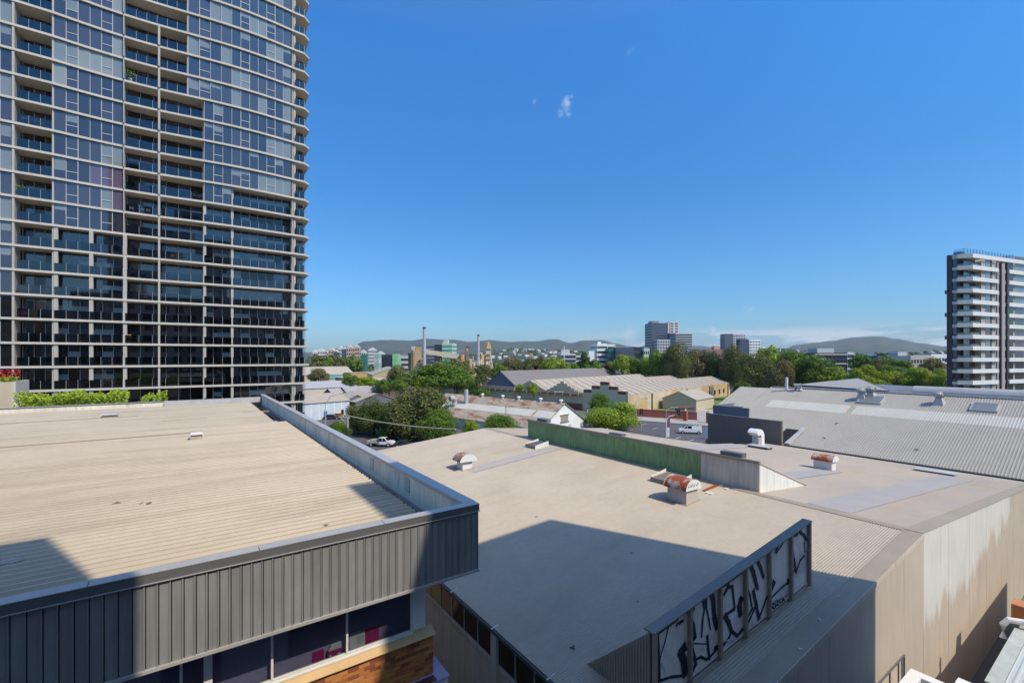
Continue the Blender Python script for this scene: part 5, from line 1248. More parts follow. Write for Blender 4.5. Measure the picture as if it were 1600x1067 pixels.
# factory
FA = P(582, 0, dep=290)
FT = shed('factory_hall', 'beige factory hall with pale roof and brown front under the hills', 582, 290, 27, 34, 7.0, 11.6, 'y', m_creamroof, m_factory, rz=R(-12))
part(FT, 'brown_band', m_brownbrick, 1, 18, -.3, -.02, 1.5, 4.5)
def ft(px, dep): p = P(px, 0, dep=dep); return p
p = ft(642, 305); T = thing('factory_tower', 'tall tan factory tower with boxes on top left of the tall steel chimney', 'factory', (p[0], p[1], 0), R(-30))
part(T, 'tower_wall', m_factory, 0, 6.2, 0, 6, 0, 23); part(T, 'ochre_face', m_factory2, .4, 2.6, -.06, -.005, 2, 22); part(T, 'top_box', m_concp, .2, 2.6, 1, 5, 23.001, 25.5); part(T, 'top_box', m_factory2, 3.0, 6.6, 1, 5, 23.001, 25.2)
part(T, 'silo_box', m_factory2, 6.21, 9.5, 1, 5, 0, 18); part(T, 'walkway', m_capd, 5, 13, -.6, .0, 15.5, 16.2); part(T, 'dark_side', m_brownbrick, -1.8, -.01, .5, 6, 0, 21)
def stack(px, pytop, dep, r, lab, cap=True):
    p = ft(px, dep); z = H + (YH - pytop) * dep / F
    t = thing('chimney', lab, 'chimney', (p[0], p[1], 0), 0, 'steel factory chimneys')
    b = MB(); b.tube([(0, 0, 0), (0, 0, z * .5), (0, 0, z)], r * 1.08, 14, r2=r); b.build('shaft', m_steelstack, t, world=False, smooth=False)
    b = MB(); b.tube([(0, 0, z + .01), (0, 0, z + 1.3)], r * 1.12, 14); b.build('cap', m_capd, t, world=False)
    b = MB()
    for q in (.35, .6): b.tube([(0, 0, z * q), (0, 0, z * q + .4)], r * 1.35, 14)
    b.build('band', m_steelstack, t, world=False)
stack(663, 514, 298, .95, 'tall steel chimney standing left of the long sloping conveyor'); stack(747.5, 525.5, 300, .75, 'shorter steel chimney beside the lattice tower')
a = ft(664, 300); c = ft(730, 308); zc0 = H + (YH - 549) * 300 / F; zc1 = H + (YH - 560) * 308 / F
cv = thing('conveyor', 'long cream enclosed conveyor sloping down from the factory tower', 'conveyor', (a[0], a[1], 0))
b = MB(); b.bar((0, 0, zc0), (c[0] - a[0], c[1] - a[1], zc1), 2.6, 3.0); b.build('gallery', m_cream, cv, world=False)
b = MB()
for f in (.35, .7): b.box((c[0]-a[0])*f - .4, (c[0]-a[0])*f + .4, (c[1]-a[1])*f - .4, (c[1]-a[1])*f + .4, 0, zc0 + (zc1 - zc0) * f - 1.5)
b.build('trestle', m_brownbrick, cv, world=False)
p = ft(728, 306); T = thing('silo_cluster', 'tan silos and pipes at the low end of the conveyor', 'factory', (p[0], p[1], 0))
for (x, w_, h, m) in [(-3, 3.2, 20, m_factory2), (.6, 2.0, 24, m_factory), (3.2, 3.0, 17, m_factory)]:
    b = MB(); b.tube([(x, 0, 0), (x, 0, h)], w_ / 2, 10); b.build('silo', m, T, world=False)
b = MB(); b.tube([(.6, 0, 24), (.6, 0, 25.5), (2.4, 0, 23.6)], .6, 8); b.box(-4.5, 4.5, -1.2, 1.2, 15, 15.5); b.build('pipework', m_brownbrick, T, world=False)
p = ft(755, 304); T = thing('lattice_tower', 'pale lattice headframe tower with braced legs right of the shorter chimney', 'tower', (p[0], p[1], 0), R(10))
part(T, 'core', m_concp, 1.4, 3.4, -1.2, 1.2, 0, 15)
for zz_ in (9, 13, 17, 20): part(T, 'platform', m_factory2, .2, 5.6, -1.6, 1.6, zz_, zz_ + .4)
part(T, 'pipe_rack', m_brownbrick, -6.5, .0, -.8, .8, 12, 12.8); part(T, 'lift_box', m_factory, 5.7, 7.2, -1.2, 1.2, 0, 12)
for k_ in range(4): part(T, 'hopper', m_tan if k_ % 2 else m_concp, -6.0 + k_ * 1.5, -4.9 + k_ * 1.5, -1, 1, 12.81, 15 + (k_ % 3))
part(T, 'core_ladder', m_factory2, -2.2, .2, -.8, .8, 0, 20)
zz = H + (YH - 538) * 304 / F
b = MB()
for (x0, x1) in ((3.0, 3.0), (10.5, 4.8), (6.0, 4.2)): b.bar((x0, 0, 0), (x1, 0, zz), .8)
for k in range(5):
    z = 3 + k * 4.3; xo = 10.5 - (10.5 - 4.8) * z / zz; b.bar((3.2, 0, z), (xo, 0, z), .4); b.bar((3.2, 0, z), (xo - 1.2, 0, z + 4.2), .35)
b.build('braced_frame', m_concp, T, world=False)
b = MB(); b.ext([(1.6, zz - 3), (6.2, zz - 3), (5.2, zz + .4), (4.0, zz + 2), (2.9, zz + .4)], 'y', -1.3, 1.3); b.build('head_house', m_factory2, T, world=False)
FW = shed('factory_wall_building', 'ochre flat roofed factory block below the chimneys', 725, 285, 16, 10, 10.5, 10.5, 'f', m_factory, m_factory2)
for k in range(4): part(FW, 'wall_panel', m_cream, 6.5 + k * 2.4, 7.6 + k * 2.4, -.1, -.01, 2, 10)
shed('white_store', 'white low store behind the orange tiled roof', 742, 235, 11, 14, 5.2, 7.8, 'y', m_whiteS, m_bluegrey, rz=R(-30))
shed('tiled_house', 'house with orange tiled hip roof by the dark roofed shed', 728, 200, 9, 8, 3.6, 6.3, 'x', m_termr, m_brownbrick, rz=R(-5))

for (px, dep, w_, h, m, lab) in [(700, 330, 9, 13, m_factory, 'tan factory box under the middle of the conveyor'), (712, 325, 6, 17, m_factory2, 'ochre factory box with flat top left of the silo cluster'), (737, 318, 5, 15, m_concp, 'pale factory box between the silos and the shorter chimney'),
                              (763, 316, 7, 10, m_factory, 'low tan factory box right of the lattice tower'), (652, 312, 8, 12, m_factory2, 'ochre factory box against the foot of the tall chimney')]:
    t = shed('factory_box', lab, px, dep, w_, 6, h, h, 'f', m_creamroof, m)
    part(t, 'duct', m_brownbrick, .5, 1.2, -.6, -.05, 0, h - 1); part(t, 'gantry', m_capd, -1, w_ + 1, 1, 1.4, h + .31, h + 1.2); part(t, 'vent_stack', m_steelstack, w_ * .6, w_ * .6 + .7, 2, 2.7, h + .31, h + 4)
# far blocks -------------------------------------------------------------
def block(name, label, px0, px1, pyt, dep, thick, mw, mwin, floors, cols=0, rz=None, group=None, cat='building', side=True, gap=.45, roof=None):
    p = P(px0, 0, dep=dep); q = P(px1, 0, dep=dep); w = math.hypot(q[0] - p[0], q[1] - p[1])
    base = math.atan2(q[1] - p[1], q[0] - p[0]); z = H + (YH - pyt) * dep / F
    t = thing(name, label, cat, (p[0], p[1], 0), base + (rz or 0), group)
    part(t, 'wall', mw, 0, w, 0, thick, 0, z)
    b = MB(); fh_ = z / (floors + .4)
    for f in range(floors):
        z0 = fh_ * (f + .5); z1 = z0 + fh_ * gap
        if cols:
            cw = w / cols
            for k in range(cols): b.box(k * cw + cw * .2, (k + 1) * cw - cw * .2, -.15, -.02, z0, z1)
        else: b.box(.3, w - .3, -.15, -.02, z0, z1)
        if side: b.box(-.15, -.02, .5, thick - .5, z0, z1); b.box(w + .02, w + .15, .5, thick - .5, z0, z1)
    b.build('window_band', mwin, t, world=False, kind='stuff')
    part(t, 'roof', roof or mw, .5, w - .5, .5, thick - .5, z, z + .5)
    return t, w, z
mg = m_pane['dark']
m_pink = M('pink_brown_block', (.46, .33, .26), .8, .06, .1); m_pale = M('pale_block', (.55, .53, .50), .8, .05, .1); m_navy = M('navy_cladding', (.07, .09, .14), .6, .08, .1); m_teal = M('teal_cladding', (.03, .16, .13), .6, .06, .1)
m_cyan = M('turquoise_render', (.14, .33, .36), .8, .06, .1); m_dg = M('dark_glass_cladding', (.035, .045, .06), .4, .05, .1); m_lime = M('lime_cladding', (.26, .50, .26), .7, .05, .1)
fl = [(487, 492, 549, 620, m_pale), (493, 506, 547, 640, m_pale), (508, 513, 550, 700, m_pink), (513, 521, 546, 600, m_pink), (521, 527, 549, 590, m_navy), (528, 534, 543, 640, m_pale), (534, 541, 545, 560, m_navy), (541, 551, 542, 560, m_pink), (551, 561, 541, 575, m_pink), (562, 571, 549, 600, m_pale), (575, 587, 545, 640, m_pale), (588, 600, 551, 560, m_pale)]
labs = ['slim pale block hard against the tower edge', 'pale twin gabled block near the tower edge', 'narrow pink block in the left far cluster', 'brown pink block in the left far cluster', 'dark slab between pink blocks at far left', 'pale slim block with white top at far left', 'charcoal block left of the broad pink block', 'broad pink brown apartment block with dark windows', 'right half of the pink apartment pair with white roof', 'low pale block right of the pink pair', 'pale stepped block in front of the hill slope', 'white topped block before the dark glass building']
for (a, lab) in zip(fl, labs):
    t, w_, z = block('distant_block', lab, a[0], a[1], a[2] + 1, a[3], 18, a[4], mg, 6, max(2, int((a[1] - a[0]) / 3)), rz=R(12))
    b = MB(); b.ext([(0, z), (w_, z), (w_ * .5, z + 3)], 'y', 1, 17); b.build('pediment', m_pale, t, world=False)
block('green_silo_building', 'deep green panel building left of the grey green tower', 563.5, 571, 555, 380, 8, m_teal, m_teal, 2, rz=R(5), side=False)
block('pale_green_building', 'pale green ribbed building beside the dark glass one', 585, 592, 553.5, 400, 8, M('pale_green', (.30, .42, .34), .7), m_pale, 2, 3)
block('dark_glass_building', 'dark teal glass low building with lime end panel', 592, 614, 555, 420, 20, m_dg, mg, 3, 8)
block('lime_panel_building', 'lime green panelled block right of the dark glass building', 613, 621.5, 554, 418, 12, m_lime, m_lime, 3, 2)
block('office_block', 'low glass office with white band behind the factory tower', 622, 641, 556.5, 520, 20, m_pale, mg, 3)
t, w_, z = block('green_office_tower', 'green and white banded office building with square lift tower', 690.5, 707, 537, 520, 22, M('white_green_band', (.46, .58, .48), .6), M('green_band', (.12, .30, .19), .4), 7, rz=R(-6))
part(t, 'lift_tower', m_pale, .5, 6, 3, 9, z, z + 4.6)
part(t, 'glass_wing', m_dg, -9, -.2, 1, 20, 0, z - 1)
block('dark_office_block', 'dark louvred office behind the sloping conveyor', 666, 679, 541, 560, 20, m_navy, m_pale, 8, gap=.15)
t, w_, z = block('banded_office', 'white banded curved office left of the dark trees', 876, 900, 553.5, 430, 24, m_pale, m_dg, 5, gap=.6)
part(t, 'roof_plant', m_pale, 1, 9, 3, 10, z + .5, z + 4.5)
block('banded_office', 'lower wing of the white banded office', 900, 922, 556, 440, 20, m_pale, m_dg, 4, gap=.6)
t, w_, z = block('white_office', 'white stepped office with dark window bands under the hill', 933, 950, 537.5, 470, 22, m_white, mg, 6, rz=R(8))
part(t, 'curved_wing', m_white, -8, -.1, 2, 14, 0, z - 7); part(t, 'roof_box', m_white, 2, 5, 3, 7, z + .5, z + 2.5)
block('white_office', 'shorter white office right of the stepped white office', 949.5, 961.5, 538.5, 480, 20, m_white, mg, 6)
block('teal_office', 'teal glass office in front of the white offices', 951, 961, 545, 455, 16, m_teal, mg, 4, 4)
block('blue_glass_office', 'blue glass office with slim fins left of the trees', 962, 990, 544, 450, 20, m_navy, m_pane['mid'], 4, 7)
block('blue_glass_office', 'right wing of the blue glass office', 990, 1006, 543, 452, 20, m_dg, mg, 4, 4)
block('cream_office', 'cream office with square windows at the end of the blue glass row', 1006, 1015, 544.5, 446, 14, M('cream_green', (.50, .56, .46), .7), mg, 4, 3)
# high towers
t, w_, z = block('residential_tower', 'tallest dark blue residential tower on the skyline', 1018, 1047, 505, 820, 30, m_navy, m_pane['mid'], 16, 7, rz=R(6))
part(t, 'white_edge', m_pale, w_ - 3, w_ - .5, -.6, -.2, 0, z + 2); part(t, 'crown', m_pale, 8, w_ - 4, 4, 20, z + .5, z + 2.6)
for k in range(5): part(t, 'roof_fin', m_pale, 2 + k * 3, 2.5 + k * 3, 2, 20, z + .5, z + 4.5)
t, w_, z = block('residential_tower', 'white balconied tower joined to the right of the tallest blue tower', 1046.5, 1061, 503, 825, 26, m_pale, m_dg, 17, 2, rz=R(6), gap=.5)
block('residential_tower', 'lower white banded tower in front of the tallest blue tower', 1027, 1047, 531, 790, 16, m_pale, m_dg, 9, 5, gap=.5)
block('residential_tower', 'dark slim tower between the white banded ones', 1047, 1056, 521, 795, 16, m_navy, m_dg, 10)
block('residential_tower', 'broad white banded round ended tower right of the tallest blue tower', 1056, 1081.5, 521, 800, 22, m_pale, m_dg, 14, gap=.55)
t, w_, z = block('residential_tower', 'blue and white tower second group from the right of the skyline', 1132.5, 1145, 522, 900, 24, m_navy, m_pane['curtain'], 12, 4, rz=R(-4))
block('residential_tower', 'white chequered tower beside the blue and white tower', 1145, 1165, 522, 905, 22, m_pale, m_dg, 12, 5)
block('residential_tower', 'slate tower in front of the chequered tower', 1156, 1169, 530, 880, 14, m_navy, m_dg, 9, 3)
block('residential_tower', 'bright white slab tower with dark slots right of the slate tower', 1171, 1188.5, 531, 890, 14, m_white, m_dg, 9, 4, gap=.35)
block('pink_hall', 'pinkish brown old building with tower left of the blue and white tower', 1103, 1131, 547, 700, 20, M('pink_brick', (.34, .16, .13), .8), mg, 2, 6)
t = block('pink_hall', 'salmon clock tower block over the pinkish brown building', 1116, 1125, 541, 705, 10, M('salmon', (.55, .32, .24), .8), mg, 3, 2)
# offices at right
t, w_, z = block('dark_office', 'black and grey banded office with white roof plant before the right hill', 1273, 1324, 552.5, 300, 24, m_dg, m_pane['black'], 6, 9, gap=.6)
for k in range(3): part(t, 'grey_band', m_pale if k else m_concp, (0 if k != 2 else w_ * .62), (w_ * .32 if k == 1 else w_), -.5, -.16, z - .9 - k * 3.0, z - .2 - k * 3.0)
part(t, 'roof_plant', m_pale, 5, 16, 5, 15, z + .5, z + 3.6)
block('dark_office', 'narrower pale banded wing at the right end of the black office', 1324, 1335, 551.5, 302, 18, m_pale, m_dg, 6, gap=.55)
t, w_, z = block('turquoise_office', 'blue and turquoise painted office with square windows', 1372, 1423, 557, 330, 22, M('denim_wall', (.10, .14, .18), .8), mg, 3, 9, gap=.4)
part(t, 'turquoise_wall', m_cyan, w_ * .45, w_ + .05, -.4, -.17, 0, z * .62); part(t, 'roof_plant', m_pale, w_ * .75, w_ * 1.02, 4, 12, z + .5, z + 3.4); part(t, 'roof_plant', m_dg, w_ * .30, w_ * .45, 4, 10, z + .5, z + 2.2)
block('cream_grid_office', 'cream framed office with square windows right of the turquoise office', 1423, 1460, 556.5, 335, 18, M('cream_grid', (.52, .45, .36), .8), mg, 3, 8, gap=.45)
block('white_low_office', 'white low office behind the cream framed office', 1455, 1482, 554.5, 400, 18, m_white, mg, 3, 5)
shed('blue_roof_shed', 'flat blue grey roof behind the light green canopy trees', 1300, 215, 32, 16, 3.8, 3.8, 'f', m_bluegrey, m_bluegrey, rz=R(-40))

# ================================================================ HILLS
def interp(tab, x):
    if x <= tab[0][0]: return tab[0][1]
    for (a, b) in zip(tab, tab[1:]):
        if x <= b[0]: t = (x - a[0]) / (b[0] - a[0]); t = t * t * (3 - 2 * t); return a[1] + (b[1] - a[1]) * t
    return tab[-1][1]
FARP = [(-2500, 540), (-900, 545), (0, 548), (400, 556), (480, 552), (510, 548), (545, 541), (575, 532.5), (600, 530.5), (625, 531.5), (645, 532), (662, 529), (700, 531), (735, 534), (765, 531.5), (800, 534), (835, 533.5), (868, 530.5), (890, 536.5), (915, 532), (940, 531.5), (965, 537), (985, 541.5), (1000, 543), (1018, 536), (1040, 533), (1090, 541), (1130, 545), (1180, 549), (1225, 545), (1245, 538.5), (1275, 536), (1300, 533), (1340, 527.5), (1378, 526.5), (1400, 530), (1440, 537), (1475, 542), (1520, 545), (1700, 540), (2200, 546), (4000, 544)]
NEARP = [(-2500, 561), (480, 560), (740, 556), (790, 548), (850, 549), (900, 552), (980, 556), (1080, 550), (1130, 552), (1190, 545.5), (1235, 549), (1300, 555), (1420, 554), (1460, 551), (1520, 552), (4000, 560)]
from mathutils import noise
def hz(px, dep):
    far = (YH - interp(FARP, px)) * 5200 / F + H; near = (YH - interp(NEARP, px)) * 1500 / F + H
    sm = lambda t: max(0, min(1, t)) ** 2 * (3 - 2 * max(0, min(1, t)))
    zf_ = far * sm((dep - 2600) / 2600) if dep <= 5200 else far * (1 - .55 * sm((dep - 5200) / 2500))
    zn_ = near * sm((dep - 850) / 650) if dep <= 1500 else near * (1 - sm((dep - 1500) / 900))
    nz = noise.fractal(Vector((px * .011 * dep / 5200, dep * .0021, 3.3)), .9, 2.0, 5)
    return max(zf_, zn_) + nz * 14 * sm((dep - 900) / 3500) + noise.noise(Vector((px * .12, dep * .003, 1))) * 3.5 * sm((dep - 2600) / 2000)
deps = [820, 950, 1080, 1220, 1360, 1500, 1650, 1900, 2300, 2700, 3000, 3300, 3600, 3900, 4200, 4500, 4750, 5000, 5200, 5500, 6200, 7700]
pxs = [-2500 + 100 * i for i in range(29)] + [400 + 5 * i for i in range(241)] + [1600 + 100 * (i + 1) for i in range(20)]
b = MB()
for d_ in deps:
    for px in pxs:
        p = P(px, 0, dep=d_); b.v.append((p[0], p[1], hz(px, d_) - (2 if d_ < 900 else 0)))
n = len(pxs)
for i in range(len(deps) - 1):
    for j in range(n - 1): b.f.append((i*n+j, i*n+j+1, (i+1)*n+j+1, (i+1)*n+j)); b.m.append(0)
m_hill = M('forested_hill', (.050, .066, .034), .95, .30, .012, fine=.35, c2=(.085, .085, .055), c2scale=.004, c2min=.45, c2max=.62)
b.build('hills', m_hill, kind='structure', smooth=True)

# ================================================================ TREES
def crown_mesh(name, n, size, seed, mat, blobs=16, flat=0.0, droop=0.0):
    r = random.Random(seed); b = MB(); cs = []
    for i in range(blobs):
        u = r.uniform(-.95, 1); a = r.uniform(0, 6.283); s = math.sqrt(max(0, 1 - u * u)); d = r.uniform(.45, .68)
        cs.append((Vector((s * math.cos(a) * d, s * math.sin(a) * d, u * d)), r.uniform(.28, .46)))
    cs.append((Vector((0, 0, .05)), .55)); cs.append((Vector((.15, -.2, -.1)), .5))
    for i in range(n):
        c, rad = cs[r.randrange(len(cs))]
        v = Vector((r.gauss(0, 1), r.gauss(0, 1), r.gauss(0, 1))).normalized()
        if v.z < -.5 and r.random() < .4: v.z = -v.z
        p = c + v * rad * (r.random() ** .22) * r.uniform(.86, 1.10)
        nrm = (v + Vector((r.uniform(-1, 1), r.uniform(-1, 1), r.uniform(-.6, 1))) * .75).normalized()
        t = nrm.orthogonal().normalized(); t = Matrix.Rotation(r.uniform(0, 6.28), 3, nrm) @ t; q = nrm.cross(t); l = size * r.uniform(.6, 1.3)
        b.face([p - t * l, p - q * l * .55 + nrm * l * .15, p + t * l, p + q * l * .6 + nrm * l * .15])
    for ax in range(3):
        vals = sorted(abs(v[ax]) for v in b.v); q = vals[int(len(vals) * .985)]
        b.v = [tuple(c / q if i == ax else c for i, c in enumerate(v)) for v in b.v]
    return b.mesh(name, mat)
def trunk_mesh(seed):
    r = random.Random(seed); b = MB()
    b.tube([(0, 0, -1), (.01, .0, -.72), (.0, .01, -.5), (0, 0, -.1)], .075, 8, r2=.045)
    for k in range(6):
        a = k * 1.05 + r.uniform(-.3, .3); z0 = r.uniform(-.62, -.3); e = Vector((math.cos(a) * r.uniform(.4, .6), math.sin(a) * r.uniform(.4, .6), z0 + r.uniform(.35, .7)))
        b.tube([(0, 0, z0), tuple(Vector((0, 0, z0)) .lerp(e, .5) + Vector((0, 0, .06))), tuple(e)], .032, 6, r2=.010)
    return b.mesh('trunk', m_trunk)
CR = {}
for i, kd in enumerate(LM):
    CR[kd, 'near'] = [crown_mesh('crown', 15000, .034, 50 + i * 7 + j, LM[kd], 20) for j in range(2 if kd in ('green', 'olive', 'dark') else 1)]
    CR[kd, 'mid'] = [crown_mesh('crown', 5200, .056, 90 + i * 7 + j, LM[kd], 15) for j in range(2)]
    CR[kd, 'far'] = [crown_mesh('crown', 1500, .115, 130 + i * 7 + j, LM[kd], 11) for j in range(2)]
TR = [trunk_mesh(3), trunk_mesh(8)]
tn = 0
def tree(px, top, bot, hw, dep, kd, label, name='tree', group=None, lvl=None, ground=0):
    global tn
    tn += 1; p = P(px, 0, dep=dep); rx = hw * dep / F; zt_ = H + (YH - top) * dep / F; zb_ = H + (YH - bot) * dep / F
    zb_ = max(zb_, .3); rz = max(.5, (zt_ - zb_) / 2); zc = (zt_ + zb_) / 2
    t = thing(name, label, 'tree' if name != 'shrub' else 'shrub', (p[0], p[1], ground), rnd.uniform(0, 6.28), group)
    lvl = lvl or ('near' if dep < 130 and hw > 14 else 'mid' if dep < 260 else 'far'); ms = CR[kd, lvl]
    c = link('crown', ms[tn % len(ms)], t, (0, 0, zc - ground)); c.scale = (rx * 1.04, rx * 1.04, rz * 1.06)
    q = link('trunk', TR[tn % 2], t, (0, 0, zc - ground)); q.scale = (rx * .9, rx * .9, max(.5, zc - ground))
    return t
tree(653, 610, 692, 46, 101, 'olive', 'large olive green tree with fine foliage behind the power cable')
tree(683, 643, 694, 28, 95, 'green', 'dense bright green tree in front of the olive tree by the rusty hall')
tree(585, 628, 694, 27, 106, 'dark', 'dark green tree behind the wooden power pole')
tree(612, 645, 696, 22, 102, 'dark', 'shadowed tree above the white utility truck')
tree(560, 634, 692, 20, 108, 'olive', 'greyish olive tree just right of the power pole')
tree(601, 670, 686, 8, 101, 'lime', 'small lime green bush above the white utility truck', 'shrub')
tree(526, 660, 684, 13, 98, 'green', 'small green tree rising over the concrete parapet')
tree(541, 670, 692, 9, 95, 'dark', 'dark bush at the foot of the power pole', 'shrub')
tree(735, 658, 680, 12, 90, 'lime', 'small yellow green bush by the grey wall of the rusty hall', 'shrub')
tree(783, 650, 682, 27, 88, 'green', 'spreading green bush left of the green clad monitor', 'shrub', lvl='near')
tree(958, 632, 690, 40, 112, 'lime', 'broad yellow green street tree in front of the stepped parapet', lvl='near')
tree(940, 617, 648, 17, 128, 'green', 'round bright green tree above the yellow green street tree')
tree(688, 571, 611, 46, 165, 'green', 'large domed green tree in the middle distance', lvl='near')
tree(714, 578, 612, 24, 168, 'green', 'smaller dark domed tree joined to the large dome', lvl='near')
tree(702, 564, 598, 34, 205, 'olive', 'olive tree canopy behind the large domed tree')
tree(665, 588, 614, 16, 160, 'lime', 'bright low tree in front of the large dome')
tree(622, 573, 610, 16, 200, 'olive', 'thin olive tree before the beige factory hall')
tree(630, 592, 612, 20, 158, 'green', 'low green tree behind the long pale roofs')
tree(548, 586, 604, 12, 190, 'green', 'round green bush among the cream depot roofs')
tree(575, 590, 606, 16, 185, 'lime', 'low light green shrubbery below the saw-tooth roofs', 'shrub')
tree(498, 577, 598, 16, 240, 'brown', 'brownish tree in front of the cream depot at left')
for i, (px, top) in enumerate([(494, 556), (508, 558), (522, 556), (536, 560), (552, 557), (560, 562)]):
    tree(px, top, 582, 11, 330 + i * 6, ['olive', 'green', 'olive'][i % 3], 'far olive tree number %s from the tower edge in the row under the pink blocks' % ['one', 'two', 'three', 'four', 'five', 'six'][i], group='far trees under the pink blocks')
tree(755, 571, 600, 0.1 + 13, 235, 'olive', 'olive tree left of the dark roofed shed gable'); tree(778, 572, 598, 14, 240, 'green', 'green tree at the corner of the factory wall')
tree(742, 595, 616, 12, 185, 'dark', 'dark bushes below the orange tiled roof', 'shrub'); tree(755, 608, 622, 10, 170, 'green', 'green shrub right of the orange tiled roof', 'shrub')
tree(795, 572-14, 590, 12, 255, 'brown', 'brownish palm like tree left of the white mast'); tree(818, 560, 590, 16, 258, 'olive', 'olive tree right of the palm like tree')
tree(842, 558, 586, 11, 262, 'brown', 'dark red brown conifer like tree by the white houses')
tree(868, 560, 586, 20, 250, 'lime', 'bright lime green round tree beyond the dark roof'); tree(890, 568, 586, 16, 252, 'green', 'low green tree right of the lime round tree')
tree(912, 552, 588, 9, 262, 'dark', 'dark conifer in front of the banded office'); tree(926, 564, 588, 14, 260, 'green', 'green tree right of the dark conifer'); tree(948, 566, 588, 14, 262, 'olive', 'olive tree before the teal office')
tree(972, 557, 588, 16, 255, 'lime', 'light green tree before the blue glass office'); tree(993, 560, 590, 14, 256, 'green', 'green tree between light green ones by the blue office'); tree(1012, 561, 592, 13, 250, 'lime', 'pale green tree at the end of the blue office')
tree(1030, 552, 596, 17, 240, 'green', 'tall green tree left below the skyline towers'); tree(1056, 541, 596, 22, 232, 'olive', 'tallest olive tree directly below the skyline towers', lvl='near'); tree(1084, 550, 598, 17, 238, 'brown', 'brownish tree below the round ended tower')
tree(1108, 552, 600, 18, 236, 'olive', 'wide olive tree right of the skyline towers'); tree(1125, 560, 604, 16, 230, 'dark', 'dark tree behind the end of the tan wall')
tree(1148, 546, 606, 20, 222, 'olive', 'tall grey green tree left below the second tower group', lvl='near'); tree(1180, 556, 620, 26, 190, 'olive', 'large silvery olive tree beyond the small hut', lvl='near'); tree(1215, 566, 620, 20, 180, 'brown', 'brown tinged tree next to the silvery olive tree', lvl='near')
tree(1200, 546, 600, 22, 225, 'lime', 'bright green tree top under the white slab tower'); tree(1238, 552, 608, 26, 190, 'green', 'large mid green tree left of the grey roof peak', lvl='near'); tree(1272, 560, 606, 28, 180, 'green', 'broad green tree before the black office', lvl='near'); tree(1300, 576, 608, 20, 172, 'lime', 'low light tree at the right of the broad green tree')
tree(1160, 598, 622, 12, 165, 'dark', 'dark shrubbery at the edge of the grass', 'shrub')
for i, (px, top, kd, w_) in enumerate([(1335, 578, 'lime', 20), (1360, 573, 'lime', 24), (1392, 574, 'green', 24), (1420, 577, 'lime', 22), (1447, 577, 'lime', 22), (1470, 578, 'lime', 20), (1378, 585, 'dark', 22), (1432, 588, 'dark', 22)]):
    tree(px, top, 610, w_, 165 + (i % 3) * 4 + (8 if i > 5 else 0), kd, ['spreading lime canopy tree %s behind the grey roof' % s for s in ('leftmost', 'second from left', 'third from left', 'fourth from left', 'fifth from left', 'hard against the banded block')][i] if i < 6 else ['dark under tree in the left of the lime row', 'dark under tree in the right of the lime row'][i - 6], lvl='near', group='canopy trees behind the grey roof')
tree(1345, 556, 578, 15, 260, 'green', 'dark green tree beside the black office'); tree(1365, 560, 582, 15, 255, 'olive', 'olive tree before the turquoise office'); tree(1400, 564, 582, 22, 250, 'green', 'low green hedge of trees before the turquoise office')
tree(1458, 561, 582, 16, 235, 'brown', 'brown green tree before the cream framed office'); tree(1386, 556, 575, 10, 300, 'green', 'small tree between the two right offices')
tree(834, 600, 614, 9, 150, 'lime', 'small lime bush in front of the long shed wall', 'shrub'); tree(812, 601, 612, 7, 152, 'lime', 'second small lime bush near the long shed wall', 'shrub')
tree(596, 594, 612, 11, 180, 'green', 'dark green bush below the saw-tooth roofs', 'shrub'); tree(608, 598, 614, 10, 175, 'green', 'green bush beside the low trees', 'shrub')
# hedge behind the left roof, planter beside the tower
def leafbox(x0, x1, y0, y1, z0, z1, n, size, seed, mat, name, parent=None):
    r = random.Random(seed); b = MB()
    for i in range(n):
        p = Vector((r.uniform(x0, x1), r.uniform(y0, y1), z1 - abs(r.gauss(0, .30)) * (z1 - z0)))
        p.z += .16 * math.sin(p.x * 2.1) + .12 * math.sin(p.x * 5.3) + .1 * math.sin(p.x * 11 + p.y * 4)
        nrm = Vector((r.uniform(-.7, .7), r.uniform(-1, .3), r.uniform(.1, 1))).normalized(); t = nrm.orthogonal().normalized(); t = Matrix.Rotation(r.uniform(0, 6.28), 3, nrm) @ t; q = nrm.cross(t); l = size * r.uniform(.6, 1.3)
        b.face([p - t * l, p - q * l * .6, p + t * l, p + q * l * .6])
    return b.build(name, mat, parent)
xa, xb = P(30, 620, y=54)[0], P(200, 620, y=54)[0]
hd = thing('hedge', 'bright green hedge between the cream roof and the tower', 'hedge', ((xa + xb) / 2, 54, 0))
leafbox(xa, xb, 52.2, 55.5, 12.6, P(100, 615.5, y=54)[2], 5200, .11, 4, LM['lime'], 'foliage', hd)
b = MB(); b.box(xa, xb, 52, 55.7, 0, 13.0); b.build('planter_box', m_conc, hd)
xa, xb = P(222, 620, y=54)[0], P(262, 620, y=54)[0]
hd = thing('hedge', 'small tip of green hedge right of the main hedge', 'hedge', ((xa + xb) / 2, 54, 0))
leafbox(xa, xb, 52.5, 55, 12.6, P(100, 620.0, y=54)[2], 500, .10, 5, LM['lime'], 'foliage', hd); b = MB(); b.box(xa, xb, 52.2, 55.2, 0, 12.9); b.build('planter_box', m_conc, hd)
pl = thing('planter', 'cream walled planter with red flowers at the far left', 'planter', (-13, 58, 0))
p0 = P(18, 600, y=57)[0]; b = MB(); b.box(-22, p0, 57, 60, 0, P(10, 597, y=57)[2]); b.build('planter_wall', m_cream, pl)
b = MB(); b.box(p0 + .001, p0 + .25, 57, 61, 0, P(22, 596, y=57)[2]); b.build('planter_end', m_concp, pl)
zz = P(10, 596, y=57)[2]; leafbox(-18, p0, 57.2, 59, zz - .2, zz + .45, 1500, .11, 6, LM['lime'], 'foliage', pl)
r = random.Random(2); b = MB()
